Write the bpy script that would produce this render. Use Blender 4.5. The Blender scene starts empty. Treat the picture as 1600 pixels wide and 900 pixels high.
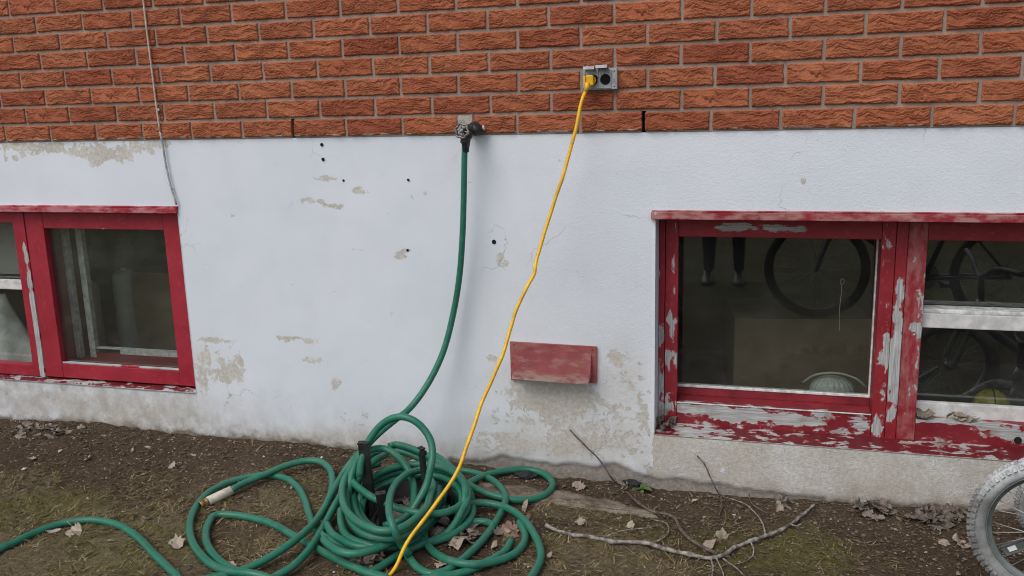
import bpy, bmesh, math, random
import numpy as np
from mathutils import Vector, Matrix, noise as mnoise

S = bpy.context.scene
COL = S.collection
R = math.radians
rnd = random.Random(11)
rng = np.random.default_rng(11)

# ------------------------------------------------------------------ camera
CX, CY, CZ, YAW, PITCH, ROLL, FPX = 2.41601, -2.96289, 1.12123, -0.28083, -0.20825, -0.02745, 1405.9855
cam = bpy.data.cameras.new('camera')
cam.sensor_fit = 'HORIZONTAL'; cam.sensor_width = 36.0; cam.lens = 36.0 * FPX / 1600.0
cam.clip_start = 0.02; cam.clip_end = 500.0
co = bpy.data.objects.new('camera', cam); COL.objects.link(co)
fw = Vector((math.sin(YAW) * math.cos(PITCH), math.cos(YAW) * math.cos(PITCH), math.sin(PITCH)))
r0 = Vector((math.cos(YAW), -math.sin(YAW), 0)); u0 = r0.cross(fw)
rt = math.cos(ROLL) * r0 + math.sin(ROLL) * u0
up = -math.sin(ROLL) * r0 + math.cos(ROLL) * u0
co.matrix_world = Matrix(((rt.x, up.x, -fw.x, CX), (rt.y, up.y, -fw.y, CY), (rt.z, up.z, -fw.z, CZ), (0, 0, 0, 1)))
S.camera = co; S.cycles.use_denoising = True; S.cycles.denoiser = 'OPENIMAGEDENOISE'; S.cycles.denoising_input_passes = 'RGB_ALBEDO_NORMAL'; S.cycles.denoising_prefilter = 'ACCURATE'; S.cycles.use_adaptive_sampling = False; S.cycles.sample_clamp_indirect = 4.0
S.render.engine = 'CYCLES'
S.cycles.pixel_filter_type = 'BLACKMAN_HARRIS'; S.cycles.filter_width = 1.05       # phone pictures are crisp

# ------------------------------------------------------------------ sky, sun, exposure
SUN_EL, SUN_AZ = 52.0, 205.0            # azimuth clockwise from +Y (the house wall faces -Y)
w = bpy.data.worlds.new('World'); S.world = w; w.use_nodes = True
nt = w.node_tree; bg = nt.nodes['Background']
sky = nt.nodes.new('ShaderNodeTexSky'); sky.sky_type = 'NISHITA'; sky.sun_disc = False
sky.sun_elevation = R(SUN_EL); sky.sun_rotation = R(SUN_AZ)
sky.air_density = 1.0; sky.dust_density = 3.0; sky.ozone_density = 1.0
hs = nt.nodes.new('ShaderNodeHueSaturation'); hs.inputs['Saturation'].default_value = 0.55   # overcast: cloud greys the blue
nt.links.new(sky.outputs[0], hs.inputs['Color']); nt.links.new(hs.outputs[0], bg.inputs['Color'])
bg.inputs['Strength'].default_value = 0.118
sl = bpy.data.lights.new('sun', 'SUN'); sl.energy = 0.75; sl.angle = R(36); sl.color = (1.0, 0.97, 0.93)
so = bpy.data.objects.new('sun', sl); COL.objects.link(so)
sd = Vector((math.sin(R(SUN_AZ)) * math.cos(R(SUN_EL)), math.cos(R(SUN_AZ)) * math.cos(R(SUN_EL)), math.sin(R(SUN_EL))))
so.rotation_euler = sd.to_track_quat('Z', 'Y').to_euler()
so.location = (0, -4, 6)
S.view_settings.view_transform = 'Standard'; S.view_settings.look = 'None'
S.view_settings.exposure = 0.33; S.view_settings.gamma = 1.0

# ------------------------------------------------------------------ measured places (metres: wall plane y=0, yard towards -y)
DATA = {}
DATA['base'] = [[-0.777,-0.189],[-0.274,-0.171],[0.206,-0.185],[0.599,-0.18],[0.929,-0.187],[1.294,-0.204],[1.663,-0.228],[1.897,-0.236],[2.123,-0.24],[2.425,-0.238],[2.651,-0.227],[2.849,-0.222],[3.095,-0.21],[3.222,-0.201]]
DATA['hose'] = [[[1.4387,-0.088,0.9811],[1.4361,-0.088,0.9431],[1.4248,-0.08,0.814],[1.4095,-0.07,0.6592],[1.3899,-0.06,0.5224],[1.3604,-0.06,0.3838],[1.3232,-0.08,0.2472],[1.2751,-0.12,0.1384],[1.2275,-0.18,0.0654],[1.1979,-0.25,0.0437],[1.1655,-0.31,0.0171],[1.1367,-0.35,-0.0158],[1.1231,-0.39,-0.042],[1.1209,-0.44,-0.0826],[1.1299,-0.49,-0.1339],[1.1617,-0.53,-0.1812],[1.2253,-0.56,-0.2082],[1.2976,-0.58,-0.2119]],[[1.1624,-0.47,-0.0713],[1.1657,-0.46,-0.0268],[1.1756,-0.44,0.0178],[1.1945,-0.43,0.0533],[1.224,-0.42,0.0896],[1.2605,-0.42,0.1149],[1.3027,-0.42,0.1261],[1.3435,-0.42,0.1156],[1.3762,-0.42,0.0878],[1.4003,-0.43,0.0563],[1.413,-0.45,0.0215],[1.4158,-0.48,-0.0163],[1.4085,-0.5,-0.0621],[1.395,-0.53,-0.0969],[1.3732,-0.56,-0.1321],[1.3447,-0.59,-0.1508],[1.3014,-0.6,-0.166]],[[1.1033,-0.3744,-0.1093],[1.1153,-0.3804,-0.0606],[1.1332,-0.348,-0.0386],[1.1637,-0.3067,-0.0383],[1.1963,-0.3027,-0.0457],[1.2287,-0.3132,-0.0585],[1.27,-0.3396,-0.0778],[1.2998,-0.3641,-0.1066],[1.3255,-0.4075,-0.1295],[1.3454,-0.4704,-0.148],[1.3476,-0.5201,-0.162]],[[1.1309,-0.4505,-0.1516],[1.1344,-0.4282,-0.1111],[1.1585,-0.4196,-0.071],[1.1683,-0.365,-0.0595],[1.1604,-0.2526,-0.085]],[[1.1141,-0.3669,-0.0691],[1.0972,-0.3916,-0.0829],[1.1058,-0.4229,-0.0939],[1.14,-0.4623,-0.1012],[1.1895,-0.4977,-0.1079],[1.2474,-0.53,-0.1144],[1.281,-0.5339,-0.1208],[1.3193,-0.5491,-0.1246],[1.3774,-0.5628,-0.1279],[1.438,-0.559,-0.1311],[1.4718,-0.5392,-0.1344],[1.4969,-0.4942,-0.1388],[1.4992,-0.4227,-0.1488],[1.4793,-0.34,-0.1612],[1.4385,-0.2591,-0.1732],[1.3908,-0.2127,-0.178],[1.3361,-0.19,-0.1784],[1.2858,-0.1657,-0.1758]],[[1.3319,-0.3065,-0.1002],[1.3134,-0.3441,-0.0904],[1.2976,-0.4004,-0.0812],[1.2922,-0.4667,-0.0819],[1.3154,-0.5673,-0.072],[1.3471,-0.6553,-0.072],[1.3856,-0.7306,-0.072],[1.406,-0.7501,-0.102],[1.4116,-0.7236,-0.152],[1.4362,-0.7275,-0.182]],[[1.3971,-0.6812,-0.182],[1.4376,-0.727,-0.1948],[1.4823,-0.7673,-0.198],[1.5265,-0.7865,-0.198],[1.5573,-0.7637,-0.198],[1.5815,-0.7044,-0.198],[1.6021,-0.602,-0.1988],[1.6108,-0.5079,-0.1996],[1.6115,-0.4305,-0.1999],[1.6101,-0.3627,-0.1971],[1.6047,-0.2953,-0.1865],[1.5659,-0.2115,-0.188],[1.5104,-0.1392,-0.1941],[1.4434,-0.0911,-0.198],[1.3759,-0.0783,-0.1975],[1.3281,-0.1033,-0.1949]],[[1.1113,-0.256,-0.089],[1.0762,-0.302,-0.0907],[1.0895,-0.4097,-0.0955],[1.1158,-0.5018,-0.097],[1.152,-0.5773,-0.097],[1.1966,-0.6465,-0.097],[1.2491,-0.7013,-0.097],[1.3147,-0.7441,-0.097],[1.3706,-0.7583,-0.097],[1.4103,-0.7365,-0.097],[1.4304,-0.6896,-0.097],[1.4388,-0.6356,-0.097],[1.4381,-0.5817,-0.097],[1.4197,-0.5065,-0.097],[1.4003,-0.4273,-0.0969],[1.3541,-0.3634,-0.0963]],[[1.133,-0.249,-0.1192],[1.0945,-0.3078,-0.1213],[1.104,-0.4264,-0.126],[1.14,-0.5262,-0.127],[1.1836,-0.608,-0.127],[1.2285,-0.6736,-0.127],[1.2828,-0.7231,-0.127],[1.3272,-0.7429,-0.127],[1.377,-0.7434,-0.127],[1.413,-0.7234,-0.127],[1.4314,-0.659,-0.127],[1.4337,-0.574,-0.127],[1.4272,-0.4742,-0.127],[1.4042,-0.3836,-0.1269]],[[1.1217,-0.5366,-0.162],[1.1517,-0.5974,-0.162],[1.1992,-0.672,-0.162],[1.2358,-0.7046,-0.162],[1.281,-0.7242,-0.162],[1.3191,-0.7302,-0.162],[1.3562,-0.712,-0.162],[1.386,-0.6755,-0.162]],[[1.1179,-0.6274,-0.167],[1.1683,-0.6846,-0.167],[1.2068,-0.7094,-0.167],[1.2486,-0.7317,-0.167],[1.2878,-0.7394,-0.167],[1.3135,-0.7296,-0.167],[1.3338,-0.7074,-0.167]],[[1.1689,-0.7445,-0.152],[1.2053,-0.7756,-0.152],[1.2483,-0.8011,-0.152],[1.284,-0.808,-0.152],[1.3139,-0.7983,-0.152],[1.3395,-0.7736,-0.152],[1.3638,-0.7394,-0.152],[1.3848,-0.6954,-0.152],[1.4026,-0.6408,-0.152],[1.4105,-0.5707,-0.152],[1.4158,-0.5034,-0.152],[1.4092,-0.4002,-0.1519]],[[1.1315,-0.4293,-0.1612],[1.169,-0.5029,-0.162],[1.208,-0.5626,-0.162],[1.2503,-0.6078,-0.162],[1.2849,-0.6318,-0.162]],[[1.0842,-0.375,-0.1392],[1.1305,-0.46,-0.1417],[1.1761,-0.544,-0.142],[1.2242,-0.6115,-0.142],[1.2795,-0.6629,-0.142],[1.3401,-0.6953,-0.142],[1.3849,-0.6821,-0.142]],[[1.3424,-0.2808,-0.15],[1.3936,-0.3429,-0.1516],[1.4142,-0.399,-0.152],[1.4265,-0.4897,-0.152],[1.4333,-0.5763,-0.152],[1.424,-0.6309,-0.152],[1.4104,-0.6846,-0.152]],[[1.1507,-0.2011,-0.0725],[1.167,-0.1832,-0.0723],[1.2122,-0.1916,-0.0741],[1.2729,-0.2115,-0.0815],[1.339,-0.2488,-0.0894],[1.3942,-0.2767,-0.1014],[1.4474,-0.3181,-0.1126],[1.4778,-0.3298,-0.1381],[1.4921,-0.3263,-0.1634],[1.4982,-0.3385,-0.1823],[1.4941,-0.3531,-0.201]],[[1.0877,-0.2507,-0.0932],[1.1178,-0.2109,-0.092],[1.1681,-0.1887,-0.0937],[1.2292,-0.1933,-0.1013],[1.2994,-0.2235,-0.112],[1.3661,-0.2649,-0.126],[1.4321,-0.31,-0.1457],[1.4634,-0.3151,-0.1685],[1.4781,-0.3362,-0.1854],[1.476,-0.3639,-0.2007]],[[1.3203,-0.2067,-0.088],[1.3607,-0.2307,-0.095],[1.4117,-0.2786,-0.1019],[1.4549,-0.3161,-0.1128],[1.4827,-0.3504,-0.1229]],[[1.3228,-0.6862,-0.192],[1.3691,-0.6756,-0.192],[1.4043,-0.6377,-0.192],[1.4138,-0.5844,-0.192],[1.4161,-0.5092,-0.192],[1.4262,-0.4512,-0.192]],[[1.2853,-0.2232,-0.1571],[1.3235,-0.2318,-0.1586],[1.3646,-0.2652,-0.1605],[1.4011,-0.3188,-0.1617],[1.4196,-0.4,-0.162]],[[1.4109,-0.2459,-0.1818],[1.4349,-0.2904,-0.1824],[1.4525,-0.3726,-0.1824],[1.448,-0.4212,-0.1821]],[[1.1073,-0.2927,-0.0458],[1.0723,-0.2853,-0.0748],[1.0381,-0.3066,-0.1154],[1.0268,-0.3548,-0.1478],[1.0354,-0.4264,-0.1608],[1.0371,-0.478,-0.1819],[1.0518,-0.5352,-0.192]],[[1.0725,-0.361,-0.1485],[1.0735,-0.4326,-0.1598],[1.0887,-0.537,-0.1732],[1.1119,-0.6641,-0.1801],[1.1288,-0.7719,-0.182],[1.1236,-0.8523,-0.1876],[1.0961,-0.8955,-0.1975],[1.0683,-0.9455,-0.1991],[1.0403,-0.9721,-0.2]],[[0.6517,-0.433,-0.1855],[0.6695,-0.3757,-0.1823],[0.698,-0.3366,-0.1762],[0.7281,-0.2987,-0.1691],[0.7632,-0.2468,-0.1625],[0.8184,-0.1997,-0.1593],[0.8678,-0.1941,-0.1595],[0.9213,-0.2262,-0.1668],[0.9755,-0.3063,-0.1744],[1.0204,-0.4149,-0.1804],[1.0547,-0.5402,-0.1753],[1.0799,-0.6591,-0.1628],[1.0721,-0.7448,-0.167],[1.0441,-0.8145,-0.1795],[1.0073,-0.8652,-0.192],[0.9669,-0.9064,-0.198],[0.9237,-0.9407,-0.199],[0.8836,-0.9778,-0.199],[0.8588,-1.0163,-0.199]],[[0.7272,-0.2863,-0.1875],[0.6764,-0.2962,-0.188],[0.6248,-0.3314,-0.1907],[0.5849,-0.3833,-0.1946],[0.5705,-0.4586,-0.1984],[0.595,-0.5628,-0.199],[0.6481,-0.669,-0.199],[0.7208,-0.7621,-0.199],[0.8006,-0.8334,-0.199],[0.8814,-0.8872,-0.1978],[0.9538,-0.9201,-0.1878],[1.0237,-0.9319,-0.1785],[1.0799,-0.9308,-0.1843],[1.1423,-0.9428,-0.197]],[[0.6917,-0.6131,-0.199],[0.6981,-0.591,-0.199],[0.7577,-0.5792,-0.199],[0.8451,-0.5888,-0.199],[0.9351,-0.6184,-0.199],[1.0161,-0.6617,-0.199],[1.1029,-0.7075,-0.199],[1.1856,-0.7512,-0.199],[1.262,-0.7877,-0.199],[1.3305,-0.8124,-0.199],[1.3869,-0.8275,-0.199],[1.4538,-0.8559,-0.199]],[[0.6892,-0.6048,-0.199],[0.717,-0.6746,-0.199],[0.7658,-0.7519,-0.199],[0.8328,-0.8198,-0.199],[0.9128,-0.8741,-0.199],[0.9848,-0.9039,-0.199],[1.0597,-0.9313,-0.199]],[[0.7103,-0.2851,-0.1873],[0.7803,-0.2951,-0.1887],[0.8523,-0.3396,-0.1925],[0.9278,-0.4222,-0.1974],[0.9959,-0.5184,-0.199],[1.0575,-0.6022,-0.1933],[1.1315,-0.6759,-0.182],[1.1988,-0.7097,-0.182],[1.2709,-0.7233,-0.182],[1.3309,-0.7133,-0.182]],[[1.2974,-0.1643,-0.1262],[1.3636,-0.1964,-0.1485],[1.4291,-0.2302,-0.1657],[1.4749,-0.2482,-0.1771],[1.5276,-0.2694,-0.184],[1.575,-0.2755,-0.1899],[1.626,-0.2741,-0.1961],[1.6712,-0.2513,-0.2013],[1.7067,-0.2141,-0.2046],[1.7228,-0.1468,-0.2083],[1.7139,-0.0813,-0.2105],[1.6644,-0.0166,-0.21],[1.6056,-0.0025,-0.2057],[1.5505,-0.0298,-0.2006],[1.501,-0.0743,-0.1963],[1.4658,-0.1382,-0.189],[1.4474,-0.2064,-0.1832],[1.431,-0.2764,-0.1824]],[[1.4274,-0.4807,-0.172],[1.4679,-0.4541,-0.1721],[1.4916,-0.3951,-0.1748],[1.5353,-0.3544,-0.1795],[1.5903,-0.3478,-0.184],[1.6486,-0.3757,-0.1843],[1.7092,-0.4399,-0.1827],[1.7639,-0.5248,-0.1829],[1.799,-0.5966,-0.1902],[1.8114,-0.6575,-0.1947],[1.8086,-0.7219,-0.1975],[1.8002,-0.782,-0.199]],[[1.688,-0.43,-0.1949],[1.7278,-0.5044,-0.1973],[1.736,-0.5846,-0.198],[1.7173,-0.64,-0.198],[1.6773,-0.6944,-0.1927],[1.6298,-0.737,-0.182],[1.5723,-0.733,-0.182],[1.5047,-0.6826,-0.1953],[1.4519,-0.6261,-0.198],[1.4174,-0.5636,-0.198],[1.3992,-0.4954,-0.196],[1.4143,-0.448,-0.1903],[1.4315,-0.4069,-0.1821]],[[1.6933,-0.5393,-0.199],[1.6931,-0.6155,-0.199],[1.6662,-0.6776,-0.199],[1.6294,-0.7378,-0.199],[1.5912,-0.7728,-0.199],[1.5458,-0.8009,-0.199],[1.4918,-0.8338,-0.199]],[[1.4822,-0.532,-0.199],[1.5092,-0.4774,-0.199],[1.5512,-0.4452,-0.1993],[1.5914,-0.4452,-0.1994],[1.6172,-0.4695,-0.1991]],[[1.2772,-0.7891,-0.199],[1.3301,-0.8145,-0.199],[1.3898,-0.832,-0.199],[1.4549,-0.8525,-0.199]],[[1.3532,-0.8267,-0.198],[1.3749,-0.752,-0.198],[1.3976,-0.6874,-0.198],[1.4308,-0.6368,-0.198],[1.4702,-0.5823,-0.198],[1.4865,-0.5267,-0.198]],[[0.039,-1.1012,-0.2],[0.1043,-1.0281,-0.2],[0.1654,-0.9455,-0.2],[0.1886,-0.8422,-0.2],[0.2271,-0.7613,-0.2],[0.3016,-0.7167,-0.2],[0.4052,-0.7212,-0.2],[0.5155,-0.768,-0.2],[0.6573,-0.8613,-0.2],[0.8077,-0.9602,-0.2],[0.973,-1.0918,-0.2]]]
DATA['grip'] = [[0.6485,-0.4231,-0.19],[0.6241,-0.4755,-0.1938],[0.6101,-0.5148,-0.196]]
DATA['brass'] = [[0.6135,-0.5086,-0.195],[0.6033,-0.5415,-0.196]]
DATA['cord'] = [[1.8575,-0.075,1.1659],[1.8497,-0.0782,1.1482],[1.8385,-0.0855,1.1187],[1.8331,-0.096,1.0951],[1.8194,-0.1092,1.0217],[1.8009,-0.125,0.9421],[1.783,-0.1432,0.8725],[1.7614,-0.1636,0.8031],[1.738,-0.1862,0.7236],[1.7239,-0.2109,0.6653],[1.7126,-0.2375,0.6076],[1.7129,-0.2661,0.578],[1.6929,-0.2966,0.5363],[1.6667,-0.3289,0.4707],[1.6517,-0.363,0.4065],[1.6396,-0.3988,0.3438],[1.6135,-0.4364,0.2713],[1.5908,-0.4756,0.2108],[1.5818,-0.5165,0.1631],[1.5693,-0.559,0.1068],[1.5515,-0.6031,0.0418],[1.5147,-0.6488,-0.0229],[1.4693,-0.696,-0.0867],[1.4362,-0.7447,-0.1369],[1.4076,-0.795,-0.2043],[1.39,-0.9,-0.206],[1.33,-1.05,-0.208],[1.2,-1.4,-0.208],[1.15,-1.9,-0.208]]
DATA['posts'] = [[[1.265,-0.5256,-0.212],[1.2691,-0.545,-0.0884]],[[1.179,-0.4345,-0.2114],[1.1749,-0.45,0.0357]],[[1.3544,-0.3711,-0.2113],[1.3519,-0.39,-0.002]]]
DATA['branch'] = [[[1.7711,-0.4147,-0.2015],[1.8137,-0.4464,-0.2007],[1.878,-0.4625,-0.2004],[1.9384,-0.4657,-0.2003],[1.9994,-0.477,-0.2002],[2.0469,-0.4701,-0.2003],[2.0947,-0.4672,-0.2003],[2.1445,-0.4846,-0.2001],[2.1927,-0.4974,-0.2],[2.2401,-0.5098,-0.2],[2.2861,-0.5145,-0.2],[2.3175,-0.492,-0.2],[2.3463,-0.4405,-0.201],[2.3818,-0.3923,-0.2031],[2.437,-0.3314,-0.2067],[2.4843,-0.2714,-0.2101],[2.5239,-0.1975,-0.2139],[2.557,-0.1301,-0.2163],[2.5918,-0.0483,-0.2174]],[[2.307,-0.5019,-0.192],[2.2648,-0.4721,-0.1922],[2.2134,-0.4155,-0.1941],[2.1825,-0.3513,-0.1979],[2.1565,-0.2678,-0.2044],[2.1278,-0.2473,-0.2062],[2.0849,-0.2327,-0.2087],[2.0355,-0.1765,-0.2153],[1.9841,-0.091,-0.2225],[1.9368,-0.0173,-0.2266],[1.9107,-0.05,-0.1763],[1.8757,-0.03,-0.1353],[1.833,-0.02,-0.0998],[1.7978,-0.015,-0.0687],[1.7629,-0.012,-0.0342]],[[2.2856,-0.507,-0.2],[2.2961,-0.5608,-0.2],[2.297,-0.632,-0.2]],[[2.3,-0.5037,-0.2],[2.3172,-0.5559,-0.2],[2.3312,-0.6241,-0.2]],[[2.3221,-0.51,-0.2],[2.3596,-0.5534,-0.2],[2.3891,-0.6036,-0.2]],[[2.3944,-0.3709,-0.2063],[2.4068,-0.4427,-0.203],[2.3901,-0.502,-0.202],[2.3554,-0.5323,-0.202]],[[1.9689,-0.4369,-0.2071],[2.0061,-0.3968,-0.2059],[2.062,-0.3694,-0.2046],[2.0963,-0.3571,-0.2025]],[[2.0948,-0.4674,-0.2023],[2.1374,-0.4219,-0.2038],[2.1482,-0.3417,-0.2086],[2.129,-0.2941,-0.2123],[2.0911,-0.283,-0.213]],[[2.4388,-0.3213,-0.2074],[2.4266,-0.2207,-0.2132],[2.3742,-0.0911,-0.22],[2.3317,-0.0618,-0.2195],[2.2997,-0.0518,-0.218]],[[2.5081,-0.2158,-0.2132],[2.5327,-0.2314,-0.2115],[2.5549,-0.1919,-0.2132]]]
DATA['twig2'] = [[2.2938,-0.1755,-0.2273],[2.2981,-0.0984,-0.2291],[2.2903,-0.0307,-0.2286],[2.2736,-0.05,-0.1889],[2.2548,-0.03,-0.1598],[2.232,-0.018,-0.1204],[2.2075,-0.012,-0.0947]]
DATA['twig3'] = [[2.3826,-0.0125,-0.2182],[2.3946,-0.0809,-0.2204],[2.4258,-0.1185,-0.2223],[2.4461,-0.1328,-0.2246]]
DATA['twig4'] = [[1.1031,0.0,1.4602]]
DATA['rows'] = {0:[-0.525,-0.306,-0.0911,0.1212,0.3349,0.5495,0.7569,0.9674,1.1827,None,1.5961,1.8118,2.0204,2.233,2.4451,2.6596,2.8759,3.0964],1:[-0.412,-0.2063,0.012,0.223,0.4394,0.659,0.8696,1.0839,1.2953,1.506,1.7155,1.9268,2.1411,2.3519,2.5665,2.782,2.9996],2:[-0.5247,-0.3086,-0.0935,0.1231,0.3367,0.5498,0.7633,0.9732,1.183,1.3934,1.6052,None,2.0322,2.2424,2.4538,2.6702,2.8871,3.1055],3:[-0.4149,-0.206,0.0109,0.2233,0.4382,0.6548,0.8715,1.084,1.2926,1.5038,1.7158,1.9272,2.1375,2.3482,2.5634,2.7776,2.992],4:[None,-0.3071,-0.092,0.1259,0.3365,0.548,0.7626,0.9721,1.1861,1.3957,1.6055,1.817,2.0316,2.2455,2.4629,2.6776,2.8925],5:[-0.4244,-0.2076,0.0077,0.2215,0.4389,0.6513,0.8663,1.0809,1.2924,1.5029,1.7109,1.9256,2.1388,2.3492]}
DATA['tapgap'] = [1.3856,1.4433]
DATA['outl'] = [1.8176,1.9343]
DATA['peel'] = [[-0.4876,0.9836,0.14,0.0177,0.6],[-0.287,0.9763,0.1658,0.0225,0.6],[-0.1679,0.9626,0.1189,0.0298,0.6],[-0.0662,0.9443,0.0998,0.0296,0.6],[-0.1118,0.9373,0.0593,0.0347,0.6],[0.0083,0.951,0.0756,0.0319,0.6],[0.0842,0.9746,0.0717,0.0243,0.6],[0.121,0.9693,0.0343,0.0291,0.6],[0.1855,0.983,0.0396,0.0144,0.6],[-0.5426,0.9409,0.0158,0.0128,0.6],[-0.4956,0.9379,0.019,0.0101,0.6],[-0.5668,0.9845,0.0949,0.0152,0.6],[-0.4592,0.9478,0.0126,0.0127,0.6],[0.3392,0.2202,0.0806,0.0079,0.6],[0.2932,0.1445,0.0234,0.0692,0.6],[0.268,0.0769,0.0236,0.0808,0.6],[0.3677,0.0828,0.0751,0.0372,0.6],[0.4146,0.0909,0.046,0.0478,0.6],[0.438,0.1524,0.0172,0.0236,0.6],[0.3574,0.1218,0.029,0.0531,0.6],[0.6916,0.2423,0.0951,0.0076,0.6],[0.7667,0.1651,0.0594,0.0127,0.6],[0.8538,0.0736,0.0189,0.0231,0.6],[0.7507,0.2351,0.0406,0.0076,0.6],[0.5545,-0.0503,0.1684,0.0266,0.25],[0.387,-0.0087,0.1155,0.0539,0.25],[0.9645,-0.0596,0.1579,0.0362,0.3],[0.5972,0.1094,0.0835,0.026,0.18],[1.6687,0.0721,0.1438,0.077,0.6],[1.691,0.0113,0.1962,0.0727,0.6],[1.5046,-0.0072,0.0435,0.0344,0.6],[1.4825,0.209,0.0216,0.0144,0.6],[1.9329,0.2288,0.0354,0.0414,0.6],[1.9771,0.1439,0.0309,0.0232,0.6],[1.9257,0.0472,0.0626,0.0235,0.6],[2.0216,0.0307,0.0265,0.1178,0.6],[1.8761,0.0626,0.0203,0.0142,0.6],[1.9436,0.0132,0.0536,0.0189,0.6],[1.5452,-0.1073,0.1438,0.0497,0.6],[1.7829,-0.0829,0.1718,0.0681,0.6],[1.9772,-0.067,0.0891,0.0621,0.6],[1.955,0.1772,0.0177,0.0185,0.6],[2.0102,0.146,0.0176,0.0695,0.4],[1.8992,0.1623,0.0446,0.0466,0.3],[0.8733,0.8532,0.0433,0.0093,0.6],[0.7894,0.7715,0.0312,0.0118,0.6],[0.8913,0.7533,0.0461,0.007,0.6],[1.0094,0.8093,0.0325,0.0115,0.6],[0.8411,0.7694,0.0181,0.0071,0.6],[1.1447,0.5744,0.0273,0.0118,0.6],[1.1705,0.5936,0.0148,0.007,0.6],[1.5225,0.5757,0.0163,0.0136,0.6],[1.5405,0.5557,0.0117,0.0091,0.6],[1.1943,0.8051,0.0122,0.0272,0.4],[1.2424,0.7984,0.0289,0.0067,0.35],[1.7297,0.9134,0.0176,0.0107,0.4],[2.5798,0.9656,0.0223,0.0078,0.45],[2.4835,0.9175,0.0057,0.0099,0.5],[2.5189,0.8378,0.0057,0.012,0.5],[1.7806,0.6212,0.031,0.0066,0.4],[1.4321,0.6714,0.0188,0.0068,0.3],[0.6541,0.7327,0.0213,0.0072,0.3],[1.0614,0.643,0.0175,0.007,0.35],[0.9439,0.5938,0.0307,0.0071,0.3],[1.7906,0.5328,0.02,0.0089,0.35],[1.4188,0.4419,0.0191,0.007,0.35],[0.3821,0.9901,0.0274,0.0071,0.5],[0.4783,0.9181,0.0108,0.0071,0.5],[0.4759,0.7119,0.0138,0.0073,0.5],[0.9712,0.618,0.0153,0.0071,0.4],[0.8793,0.9313,0.0203,0.0206,0.1]]
DATA['holes'] = [[0.8648,0.0,0.9748],[0.8659,0.0,0.9222],[0.9415,0.0,0.8461],[1.1918,0.0,0.848],[1.1756,0.0,0.596],[1.501,0.0,0.6318]]
DATA['zb'] = [[1.2945,-0.1888],[1.5197,-0.1492],[1.664,-0.1614],[1.7821,-0.151],[1.9205,-0.1485],[2.0111,-0.1788],[2.1003,-0.1801],[2.2319,-0.1915],[2.4451,-0.2083],[2.6302,-0.2129]]
DATA['wire'] = [[0.195,-0.018,1.6405],[0.1939,-0.018,1.5072],[0.1955,-0.018,1.3715],[0.1986,-0.018,1.245],[0.2018,-0.018,1.1166],[0.2054,-0.018,1.0338]]
DATA['wire2'] = [[0.2009,-0.012,1.0336],[0.2062,-0.012,0.9858],[0.2121,-0.012,0.8968],[0.2249,-0.012,0.8167],[0.2402,-0.012,0.7556]]
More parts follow.
